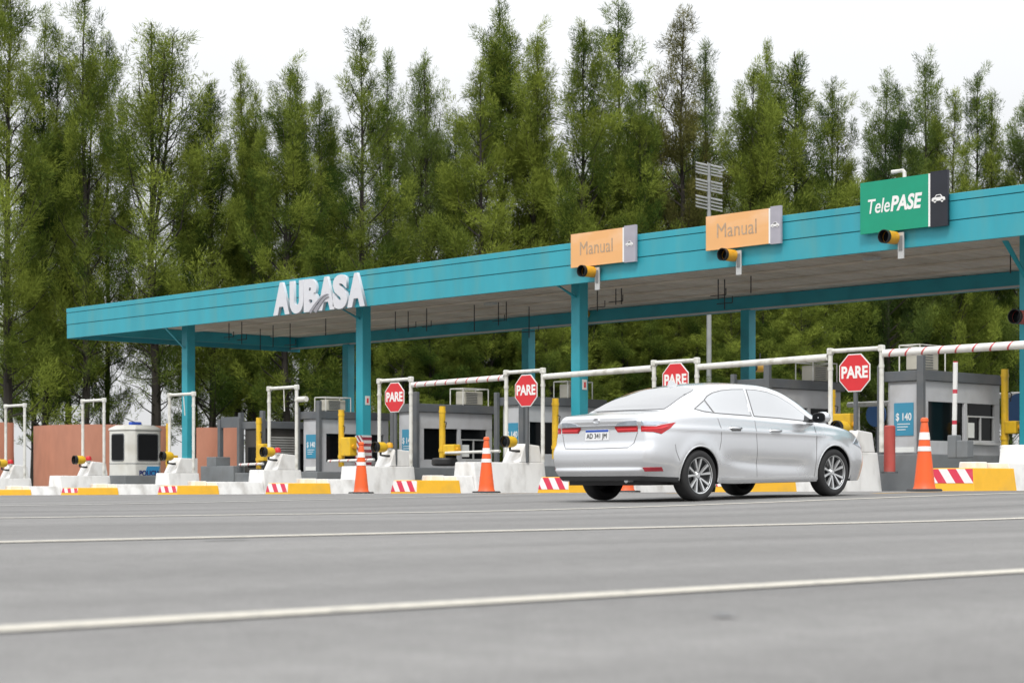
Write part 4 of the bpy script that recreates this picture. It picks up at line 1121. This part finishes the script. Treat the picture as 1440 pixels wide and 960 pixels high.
q = MB(); hz = 1.0; hx = full_bvh.ray_cast(Vector((-6, 0, hz)), Vector((1, 0, 0)))[0].x
q.lathe([(.042, -.006), (.052, -.006), (.052, .006), (.042, .006)], 'x', (0, 0, 0), 28, closed=True)
q.v = [(x + hx - .004, y * 1.0, z * .7 + hz) for x, y, z in q.v]
q2 = MB().lathe([(.024, -.006), (.030, -.006), (.030, .006), (.024, .006)], 'x', (0, 0, 0), 20, closed=True); q2.v = [(x + hx - .005, y * .6, z * 1.1 + hz) for x, y, z in q2.v]
q.add(q2.v, q2.f); q.build('emblem', M['chrome'], car, smooth=60)
# headlamp ends peeping round the wing
patch('headlamp', [(1.78, .70), (2.06, .62), (2.10, .70), (1.92, .775)], 90, .008, M['lamp_clear'], step=.04)
patch('headlamp', [(1.78, .70), (2.06, .62), (2.10, .70), (1.92, .775)], 90, .008, M['lamp_clear'], step=.04, mirror=True)
# mirrors
for s in (-1, 1):
    mx_, my, mz = .86, s * 1.00, 1.035
    q = MB(); vs = []; fs = []
    prof = [(0, .0), (.03, .8), (.09, 1.0), (.15, .78), (.19, .05)]
    n = 16
    for (dx_, sc) in prof:
        for k in range(n):
            a = 2 * math.pi * k / n
            cy, cz = math.copysign(abs(math.cos(a)) ** .7, math.cos(a)), math.copysign(abs(math.sin(a)) ** .7, math.sin(a))
            vs.append((mx_ + dx_, my + cy * .115 * sc, mz + cz * .078 * sc))
    for i in range(len(prof) - 1):
        for k in range(n): fs.append((i * n + k, i * n + (k + 1) % n, (i + 1) * n + (k + 1) % n, (i + 1) * n + k))
    fs.append(tuple(range(n))); fs.append(tuple(range((len(prof) - 1) * n, len(prof) * n)))
    mi = q.add(vs, fs).build('wing_mirror', M['silver'], car, smooth=50)
    MB().prism([(my + math.copysign(abs(math.cos(a)) ** .7, math.cos(a)) * .104, mz + math.copysign(abs(math.sin(a)) ** .7, math.sin(a)) * .068) for a in [2 * math.pi * k / 20 for k in range(20)]], mx_ + .008, mx_ + .02, 'yz').build('mirror_surround', M['black'], mi)
    MB().prism([(my + math.copysign(abs(math.cos(a)) ** .7, math.cos(a)) * .092, mz + math.copysign(abs(math.sin(a)) ** .7, math.sin(a)) * .056) for a in [2 * math.pi * k / 20 for k in range(20)]], mx_ + .003, mx_ + .007, 'yz').build('mirror_glass', M['dark_glass'], mi)
    MB().hexa([(mx_ + .05, s * .82, .975), (mx_ + .15, s * .82, .975), (mx_ + .15, s * .95, .99), (mx_ + .05, s * .95, .99)],
              [(mx_ + .05, s * .80, 1.02), (mx_ + .15, s * .80, 1.02), (mx_ + .15, s * .95, 1.03), (mx_ + .05, s * .95, 1.03)]).build('mirror_arm', M['black'], mi)
    patch('mirror_sail', [(.80, .995), (1.04, .985), (.90, 1.075)], 90, .010, M['black'], mirror=(s > 0), step=.04)
# underbody and wheel housings
MB().box(-2.05, 2.05, -.70, .70, .205, .42).build('underbody', M['black'], car)
MB().tube([(-2.22, -.45, .27), (-1.9, -.45, .28)], .035, 10).build('exhaust_pipe', M['chrome'], car, smooth=True)
for wx in (-WX, WX):
    for s in (-1, 1):
        vs = []; fs = []; n = 24
        for k in range(n + 1):
            a = R(-18) + R(216) * k / n
            for yy in (.55, .872): vs.append((wx + WR * 1.005 * math.cos(a), s * yy, WZ + WR * 1.005 * math.sin(a)))
        for k in range(n): fs.append((2 * k, 2 * k + 2, 2 * k + 3, 2 * k + 1))
        q = MB().add(vs, fs); q.add([(wx + WR * 1.01 * math.cos(R(-18) + R(216) * k / n), s * .552, WZ + WR * 1.01 * math.sin(R(-18) + R(216) * k / n)) for k in range(n + 1)], [tuple(range(n + 1))])
        q.build('wheel_housing', M['black'], car)
# rolled lips of the wheel arches
for wx in (-WX, WX):
    for s in (-1, 1):
        pts = []
        for k in range(41):
            a = R(-14) + R(208) * k / 40
            x_, z_ = wx + (WR - .001) * math.cos(a), WZ + (WR - .001) * math.sin(a)
            h = full_bvh.ray_cast(Vector((x_, s * 3, z_)), Vector((0, -s, 0)))[0]
            if h is not None and abs(h.y) > .6: pts.append((x_, h.y - s * .008, z_))
        MB().tube(pts, .013, 10).build('arch_lip', M['silver'], car, smooth=60)
# wheels
def wheel(wx, s):
    w = MB().lathe([(.215, .085), (.235, .104), (.27, .108), (.298, .10), (.311, .082), (.3155, .05), (.3155, -.05), (.311, -.082), (.298, -.10), (.27, -.108), (.235, -.104), (.215, -.085)], 'y', n=48).build('wheel', M['rubber'], car, smooth=50)
    rim = MB().lathe([(.217, .098), (.226, .103), (.222, .088), (.211, .078)], 'y', n=48)
    rim.lathe([(.001, .072), (.030, .072), (.034, .066), (.05, .055), (.06, .03), (.001, .03)], 'y', n=24)
    for k in range(5):
        for dl in (-1, 1):
            a0 = R(72 * k + 90) + dl * R(7); a1 = R(72 * k + 90) + dl * R(15.5)
            wi, wo = .011, .018
            def P(a, r, t, y): return (r * math.cos(a) - t * math.sin(a), y, r * math.sin(a) + t * math.cos(a))
            rim.hexa([P(a0, .045, -wi, .045), P(a0, .045, wi, .045), P(a1, .208, wo, .055), P(a1, .208, -wo, .055)],
                     [P(a0, .045, -wi * .8, .070), P(a0, .045, wi * .8, .070), P(a1, .212, wo * .85, .090), P(a1, .212, -wo * .85, .090)])
    r = rim.build('rim', M['alloy'], w, smooth=40)
    MB().lathe([(.001, .02), (.12, .02), (.19, .035), (.203, .06), (.212, .079), (.216, .075), (.216, -.09)], 'y', n=40).build('brake_disc', M['alloy_dark'], w, smooth=40)
    w.location = (wx, s * .785, .3155)
    w.rotation_euler = (0, R(17) if wx > 0 else R(4), R(180) if s < 0 else 0)
for wx in (-WX, WX):
    for s in (-1, 1): wheel(wx, s)
# place the car: heading a few degrees left of the lane direction, climbing the slight ramp
HEAD = R(-0.3)
hd = Vector((-math.sin(HEAD), math.cos(HEAD), 0)); lf = Vector((-math.cos(HEAD), -math.sin(HEAD), 0))
dC = 23.5
Xw, Yw = XY_depth(985.5, dC)                       # outer face of the near rear wheel
rear_right = Vector((Xw, Yw, 0))
org = rear_right + lf * .89 + hd * 1.35
zr = ground_z(*(org - hd * 1.35)[:2]); zf_ = ground_z(*(org + hd * 1.35)[:2])
pitch = math.atan2(zf_ - zr, 2.7)
car.location = (org.x, org.y, (zr + zf_) / 2 + .003)
car.rotation_euler = (0, -pitch, math.atan2(hd.y, hd.x))
# ------------------------------------------------------------------ casuarina trees
def leaf_mat(name, dark, light):
    m, nt, b = new_mat(name); N, L = nt.nodes, nt.links
    at = N.new('ShaderNodeAttribute'); at.attribute_name = 'tone'
    oi = N.new('ShaderNodeObjectInfo')
    ad = N.new('ShaderNodeMath'); ad.operation = 'MULTIPLY_ADD'; L.new(oi.outputs['Random'], ad.inputs[0]); ad.inputs[1].default_value = .45; L.new(at.outputs['Fac'], ad.inputs[2])
    sb = N.new('ShaderNodeMath'); sb.operation = 'SUBTRACT'; sb.use_clamp = True; L.new(ad.outputs[0], sb.inputs[0]); sb.inputs[1].default_value = .16
    mx = N.new('ShaderNodeMix'); mx.data_type = 'RGBA'; L.new(sb.outputs[0], mx.inputs['Factor'])
    mx.inputs['A'].default_value = (*dark, 1); mx.inputs['B'].default_value = (*light, 1)
    df = N.new('ShaderNodeBsdfDiffuse'); tr = N.new('ShaderNodeBsdfTranslucent'); ms = N.new('ShaderNodeMixShader'); ms.inputs['Fac'].default_value = .16
    L.new(mx.outputs['Result'], df.inputs['Color']); L.new(mx.outputs['Result'], tr.inputs['Color'])
    L.new(df.outputs[0], ms.inputs[1]); L.new(tr.outputs[0], ms.inputs[2])
    L.new(ms.outputs[0], nt.nodes['Material Output'].inputs['Surface']); N.remove(b)
    return m
LEAF = leaf_mat('casuarina_foliage', (.040, .074, .016), (.240, .292, .052))
LEAFB = leaf_mat('brown_casuarina_foliage', (.058, .064, .022), (.185, .178, .052))
LEAFD = leaf_mat('dark_casuarina_foliage', (.040, .072, .022), (.165, .220, .050))
def unit(v): return v / np.maximum(np.linalg.norm(v, axis=-1, keepdims=True), 1e-9)
def tree_mesh(seed, H, W, z0, nb, dens, leaders=1, lower=.0, upright=.55, foliage='bushy'):
    rg = np.random.default_rng(seed)
    tk = MB(); strips_p = []; strips_d = []; strips_l = []; strips_t = []; strips_w = []
    wob = rg.normal(0, .10, (9, 2)); wob[0] = 0; wob = np.cumsum(wob, 0) * .6
    hz = np.linspace(0, H, 9)
    def trunk_at(z): return np.array((np.interp(z, hz, wob[:, 0]), np.interp(z, hz, wob[:, 1]), z))
    tk.tube([tuple(trunk_at(z)) for z in hz], [max(.018, .20 * (1 - z / H) ** .9) for z in hz], 8)
    stems = [None]
    for k in range(leaders - 1):
        zs = H * rg.uniform(.45, .6); az = rg.uniform(0, 6.28); sp = rg.uniform(.5, 1.0); top = H * rg.uniform(.86, .97)
        p0 = trunk_at(zs); pts = [p0 + np.array((math.cos(az) * sp * math.sin(t * 1.57), math.sin(az) * sp * math.sin(t * 1.57), (top - zs) * t)) for t in np.linspace(0, 1, 6)]
        tk.tube([tuple(p) for p in pts], list(np.linspace(.07, .015, 6)), 6); stems.append((zs, top, pts))
    def plume(p, ax, ln, rad, n, tone):
        g = unit(rg.normal(0, 1, (n, 3))) * (rg.uniform(0, 1, (n, 1)) ** .42); along = g @ ax
        off = g * (rad * .62) + np.outer(along, ax) * (rad * .65)
        base = p + ax * (ln * .40) + off
        d = unit(ax * .55 + g * .75 + rg.normal(0, .40, (n, 3)) + np.array((0, 0, .25)))
        strips_p.append(base); strips_d.append(d); strips_l.append(rg.uniform(.09, .24, n)); strips_w.append(rg.uniform(.014, .028, n))
        strips_t.append(np.clip(tone + rg.normal(0, .12, n), 0, 1))
    def branches(za, zb, at, Wm, count, maxr):
        az0 = rg.uniform(0, 6.28)
        for i in range(count):
            t = (i + rg.uniform(0, 1)) / count
            z = za + (zb - za) * t ** .92
            if rg.uniform() < .10: continue
            p0 = at(z)
            prof = ((1 - t) ** .74 * min(1, .62 + 1.8 * t) + .05) * (1 + .28 * math.sin(az0 + i * 2.399 * 1.0 + 5 * t))
            L = 1.28 * Wm * prof * rg.uniform(.5, 1.25)
            az = i * 2.399 + rg.normal(0, .5)
            el = rg.normal(upright, .16) + .45 * t
            h = np.array((math.cos(az), math.sin(az), 0))
            d0 = h * math.cos(el) + np.array((0, 0, math.sin(el))); el2 = min(1.45, el + rg.uniform(.2, .6)); d1 = h * math.cos(el2) + np.array((0, 0, math.sin(el2)))
            p1 = p0 + d0 * L * .55; p2 = p1 + d1 * L * .55
            r = min(maxr, .012 + .014 * L)
            tk.tube([tuple(p0), tuple(p1), tuple(p2)], [r, r * .6, .006], 4, cap=False)
            tone = rg.uniform(.0, 1) * .95
            npl = max(1, int(1.2 + L * 1.75))
            start = .30 if foliage == 'bushy' else .45
            for k in range(npl):
                s = start + (1 - start) * (k + rg.uniform(.2, 1)) / npl
                q = p0 + (p1 - p0) * (s / .5) if s < .5 else p1 + (p2 - p1) * ((s - .5) / .5)
                q = q + rg.normal(0, .10 + .05 * L, 3)
                ax = unit((d0 if s < .5 else d1) * .7 + rg.normal(0, .40, 3) + np.array((0, 0, .35)))
                rad = (.29 + .105 * L) * rg.uniform(.55, 1.35)
                n = int(dens * 2.55 * (rad / .4) ** 2 * rg.uniform(.7, 1.25))
                plume(q, ax, rad * 2.1, rad, n, np.clip(tone + rg.normal(0, .26) + .3 * (s - .6), 0, 1))
    branches(z0, H * .985, trunk_at, W, nb, .05)
    plume(trunk_at(H * .95), np.array((0, 0, 1.)), H * .05, .14, int(dens * 1.2), .4)
    for st in stems[1:]:
        zs, top, pts = st; P = np.array(pts); zc = P[:, 2]
        def at2(z, P=P, zc=zc): return np.array((np.interp(z, zc, P[:, 0]), np.interp(z, zc, P[:, 1]), z))
        branches(zs + (top - zs) * .25, top, at2, W * .55, int(nb * .38), .03)
    # dead lower limbs, bare
    for i in range(int(lower * 2)):
        z = rg.uniform(.12 * H, max(z0, .3 * H)); az = rg.uniform(0, 6.28); L = rg.uniform(.8, 2.2); p0 = trunk_at(z); el = rg.uniform(.2, .8)
        h = np.array((math.cos(az), math.sin(az), 0)); p1 = p0 + (h * math.cos(el) + np.array((0, 0, math.sin(el)))) * L
        tk.tube([tuple(p0), tuple((p0 + p1) / 2 + rg.normal(0, .08, 3)), tuple(p1)], [.03, .02, .006], 4, cap=False)
        for k in range(3): plume(p0 + (p1 - p0) * rg.uniform(.5, 1), unit(h + rg.normal(0, .5, 3)), .5, .3, int(dens * .6), .3)
    P = np.concatenate(strips_p); D = np.concatenate(strips_d); Ln = np.concatenate(strips_l); T = np.concatenate(strips_t); Wd = np.concatenate(strips_w)
    n = len(P); side = unit(np.cross(D, unit(rg.normal(0, 1, (n, 3)))))
    droop = np.zeros((n, 3)); droop[:, 2] = -.10 * Ln
    a = P - side * Wd[:, None] * .5; b_ = P + side * Wd[:, None] * .5
    e = P + D * Ln[:, None] + droop
    c = e + side * Wd[:, None] * .22; d = e - side * Wd[:, None] * .22
    V = np.stack([a, b_, c, d], 1).reshape(-1, 3).astype(np.float32)
    me = bpy.data.meshes.new('crown'); me.vertices.add(4 * n); me.vertices.foreach_set('co', V.ravel())
    me.loops.add(4 * n); me.loops.foreach_set('vertex_index', np.arange(4 * n, dtype=np.int32))
    me.polygons.add(n); me.polygons.foreach_set('loop_start', np.arange(0, 4 * n, 4, dtype=np.int32)); me.polygons.foreach_set('loop_total', np.full(n, 4, dtype=np.int32))
    at = me.attributes.new('tone', 'FLOAT', 'FACE'); at.data.foreach_set('value', T.astype(np.float32))
    me.update(); me.validate()
    tme = bpy.data.meshes.new('trunk'); tme.from_pydata(tk.v, [], tk.f); tme.update(); tme.materials.append(M['bark'])
    return tme, me
KIND = {}
def kind(k, *a, **kw):
    t, c = tree_mesh(*a, **kw); KIND[k] = (t, c, a[1])
kind('full', 11, 19.5, 2.6, 2.6, 108, 62, lower=6)
kind('full2', 12, 19.5, 2.4, 2.2, 104, 62, leaders=2, lower=5)
kind('full3', 21, 19.5, 2.5, 2.4, 100, 64, lower=6, upright=.42)
kind('slim', 13, 19.5, 1.9, 3.2, 100, 54, lower=8, upright=.62)
kind('slim2', 22, 19.5, 2.0, 3.2, 96, 54, lower=8, leaders=2, upright=.55)
kind('spire', 14, 19.5, 2.0, 3.8, 100, 56, upright=.38, lower=8)
kind('spire2', 23, 19.5, 2.2, 3.4, 92, 58, upright=.45, lower=8)
kind('sparse', 15, 19.5, 2.6, 4.5, 84, 30, leaders=3, upright=.72, lower=10, foliage='open')
kind('twin', 16, 19.5, 2.2, 2.8, 96, 58, leaders=3, lower=6)
kind('twin2', 24, 19.5, 2.4, 2.8, 92, 56, leaders=2, lower=6, upright=.48)
kind('low', 17, 19.5, 2.8, .6, 125, 64)
kind('open', 18, 19.5, 2.6, 5.5, 76, 40, upright=.45, lower=16, foliage='open')
ALT = {'full': ('full', 'full3'), 'slim': ('slim', 'slim2'), 'spire': ('spire', 'spire2'), 'twin': ('twin', 'twin2')}
cnt = {}
def tree(px, py_top, d, k, label, group, mat=LEAF, wmul=1.0, sink=.1):
    X, Y = XY_depth(px, d); H = CAM_H + (HOR - py_top) * d / FPX
    if k in ALT: cnt[k] = cnt.get(k, 0) + 1; k = ALT[k][cnt[k] % 2]
    tme, cme, h0 = KIND[k]; s = H / h0
    t = thing('casuarina_tree', (X, Y, -sink), label, 'tree', group, rz=rnd.uniform(0, 6.28))
    wq = (s * .5 + .5) * wmul
    t.scale = (wq * rnd.uniform(.9, 1.15), wq * rnd.uniform(.9, 1.15), s)
    a = bpy.data.objects.new('trunk', tme); C.objects.link(a); a.parent = t
    b_ = bpy.data.objects.new('crown', cme); C.objects.link(b_); b_.parent = t
    if not cme.materials: cme.materials.append(mat)
    b_.material_slots[0].link = 'OBJECT'; b_.material_slots[0].material = mat
    return t
FR = 'front row of tall casuarinas behind the plaza'
front = [
 (14, -60, 76, 'twin', 'tall leafy casuarina at the far left edge, its top cut off by the frame', LEAF, 1.0),
 (62, 22, 80, 'full2', 'leafy casuarina second from the left edge, left of the tall spire', LEAF, .8),
 (118, -25, 77, 'slim', 'very tall slim casuarina above the left end of the canopy, top cut off', LEAF, 1.0),
 (152, 55, 81, 'full', 'leafy casuarina just right of the tall slim one at the left end of the canopy', LEAF, .75),
 (218, 25, 77, 'sparse', 'thin see-through casuarina with several bare upright tops above the leftmost column', LEAF, 1.15),
 (300, 108, 78, 'full', 'olive casuarina between the see-through one and the canopy letters', LEAF, .9),
 (332, 92, 82, 'slim', 'slim light green casuarina with a leaning top left of the letters', LEAF, .9),
 (356, 118, 79, 'twin', 'low-topped casuarina directly left of the canopy letters', LEAF, .8),
 (404, 92, 77, 'full2', 'dense casuarina with a rounded top above the first letters', LEAF, .95),
 (452, 120, 82, 'twin', 'shorter casuarina with a drooping top above the last letters', LEAF, .8),
 (508, 42, 77, 'spire', 'tall pointed casuarina right of the letters with a sharp dark tip', LEAF, 1.1),
 (552, 78, 82, 'slim', 'slim casuarina right of the sharp-tipped one', LEAFD, .85),
 (600, 72, 79, 'sparse', 'thin-topped casuarina midway between the letters and the lower orange sign', LEAFD, .75),
 (672, 92, 77, 'full', 'broad bright casuarina left of the lower orange sign', LEAF, 1.0),
 (708, 0, 81, 'twin', 'very tall feathery casuarina in the middle of the row', LEAF, 1.0),
 (752, 48, 79, 'full2', 'dense casuarina just right of the very tall middle one', LEAF, .9),
 (812, 26, 77, 'full', 'bright bushy casuarina rising above the lower orange sign', LEAF, .95),
 (866, 2, 82, 'spire', 'tall pointed casuarina between the two orange signs', LEAFD, 1.1),
 (905, 110, 77, 'full2', 'low dark casuarina left of the brownish one', LEAF, .8),
 (958, 20, 80, 'full', 'tall brownish casuarina left of the light mast', LEAFB, .95),
 (1000, 62, 83, 'slim', 'slim dark casuarina directly behind the light mast', LEAFD, .9),
 (1055, 92, 79, 'full2', 'green casuarina above the upper orange sign', LEAF, .95),
 (1084, 64, 84, 'slim', 'thin pale-topped casuarina right of the upper orange sign', LEAF, .75),
 (1130, 68, 80, 'full', 'broad casuarina left of the green sign', LEAF, 1.0),
 (1166, 112, 84, 'twin', 'short-topped casuarina touching the left side of the green sign', LEAF, .8),
 (1246, 110, 83, 'full2', 'rounded casuarina directly above the green sign', LEAFD, .9),
 (1298, 80, 85, 'spire', 'pointed fir-like casuarina right above the black sign panel', LEAFD, 1.05),
 (1345, 132, 84, 'full', 'leafy casuarina right of the black sign panel', LEAF, .85),
 (1374, 100, 88, 'spire', 'thin pointed casuarina third from the right edge', LEAFD, .85),
 (1402, 132, 86, 'slim', 'slim casuarina second from the right edge', LEAF, .9),
 (1438, 138, 86, 'full2', 'casuarina at the right edge of the photo', LEAFD, 1.0),
]
for px, pt_, d, k, lab, mt, wm in front: tree(px, pt_, d, k, lab, FR, mt, wm)
BK = 'darker casuarinas of the rear row'
for i, px in enumerate((40, 96, 268, 345, 430, 480, 580, 645, 740, 784, 838, 890, 985, 1030, 1110, 1190, 1215, 1270, 1322, 1420)):
    d = 90 + rnd.uniform(-2, 5)
    tree(px + rnd.uniform(-8, 8), 190 + rnd.uniform(-45, 60) + (-25 if px < 200 else 0), d, ('low', 'full', 'low', 'twin')[i % 4] if px > 330 else ('full', 'twin')[i % 2],
         'darker casuarina of the rear row, mostly hidden behind the taller front row', BK, LEAFD if i % 3 else LEAF, rnd.uniform(.9, 1.15))
# bushy low growth behind the middle and right of the canopy
for i, px in enumerate((560, 600, 640, 690, 735, 775, 870, 905, 940, 975, 1030, 1080, 1125)):
    d = 74.5 + rnd.uniform(-1.5, 1.5)
    tree(px, 395 + rnd.uniform(-35, 40), d, 'low', 'young bushy casuarina in front of the row, seen below the canopy ceiling', 'young casuarinas below the canopy line', LEAF, rnd.uniform(.85, 1.1))
# ------------------------------------------------------------------ light, sky, camera
sc = bpy.context.scene
w = bpy.data.worlds.new('World'); sc.world = w; w.use_nodes = True
N, L = w.node_tree.nodes, w.node_tree.links
bg = N['Background']
sky = N.new('ShaderNodeTexSky'); sky.sky_type = 'NISHITA'; sky.sun_disc = False
SUN_EL, SUN_AZ = R(52), None
# direction towards the sun: behind the camera and to its left
sd = Vector((.62, -.8, 0)).normalized(); sd = Vector((sd.x * math.cos(SUN_EL), sd.y * math.cos(SUN_EL), math.sin(SUN_EL)))
sky.sun_elevation = SUN_EL; sky.sun_rotation = math.atan2(sd.x, sd.y); sky.air_density = 1.2; sky.dust_density = 4.0
tc = N.new('ShaderNodeTexCoord'); nz = N.new('ShaderNodeTexNoise'); nz.inputs['Scale'].default_value = 2.2; nz.inputs['Detail'].default_value = 5
mp = N.new('ShaderNodeMapping'); mp.inputs['Scale'].default_value = (1, 1, 2.5); L.new(tc.outputs['Generated'], mp.inputs['Vector']); L.new(mp.outputs['Vector'], nz.inputs['Vector'])
# overcast sky: zenith about three times as bright as the horizon, faint cloud texture
sx_ = N.new('ShaderNodeSeparateXYZ'); L.new(tc.outputs['Generated'], sx_.inputs[0])
el = N.new('ShaderNodeMapRange'); el.inputs['From Min'].default_value = 0; el.inputs['From Max'].default_value = 1; el.inputs['To Min'].default_value = .335; el.inputs['To Max'].default_value = 1.0
L.new(sx_.outputs['Z'], el.inputs['Value'])
cl = N.new('ShaderNodeMapRange'); cl.inputs['From Min'].default_value = .3; cl.inputs['From Max'].default_value = .7; cl.inputs['To Min'].default_value = .94; cl.inputs['To Max'].default_value = 1.05
L.new(nz.outputs['Fac'], cl.inputs['Value'])
ml = N.new('ShaderNodeMath'); ml.operation = 'MULTIPLY'; L.new(el.outputs['Result'], ml.inputs[0]); L.new(cl.outputs['Result'], ml.inputs[1])
cv = N.new('ShaderNodeVectorMath'); cv.operation = 'SCALE'; cv.inputs[0].default_value = (15.4, 15.55, 15.75); L.new(ml.outputs[0], cv.inputs['Scale'])
mx = N.new('ShaderNodeMix'); mx.data_type = 'RGBA'; mx.inputs['Factor'].default_value = .92
L.new(sky.outputs['Color'], mx.inputs['A']); L.new(cv.outputs['Vector'], mx.inputs['B']); L.new(mx.outputs['Result'], bg.inputs['Color'])
bg.inputs['Strength'].default_value = .09
sl = bpy.data.lights.new('sun', 'SUN'); sl.energy = 1.15; sl.angle = R(12); sl.color = (1, .965, .90)
so = bpy.data.objects.new('sun', sl); C.objects.link(so); so.rotation_euler = sd.to_track_quat('Z', 'Y').to_euler(); so.location = (0, 0, 40)
cd = bpy.data.cameras.new('camera'); cam = bpy.data.objects.new('camera', cd); C.objects.link(cam); sc.camera = cam
cam.location = (0, 0, CAM_H); cam.rotation_euler = (R(90), 0, ANG)
cd.sensor_width = 36; cd.lens = FPX / 1440 * 36; cd.shift_y = (HOR - 480) / 1440; cd.clip_start = .05; cd.clip_end = 6000
cd.dof.use_dof = True; cd.dof.focus_distance = 27; cd.dof.aperture_fstop = 4.0
sc.view_settings.view_transform = 'Standard'; sc.view_settings.look = 'None'; sc.view_settings.gamma = 1; sc.view_settings.exposure = .68; sc.view_settings.use_curve_mapping = False
sc.cycles.max_bounces = 8; sc.cycles.use_denoising = True
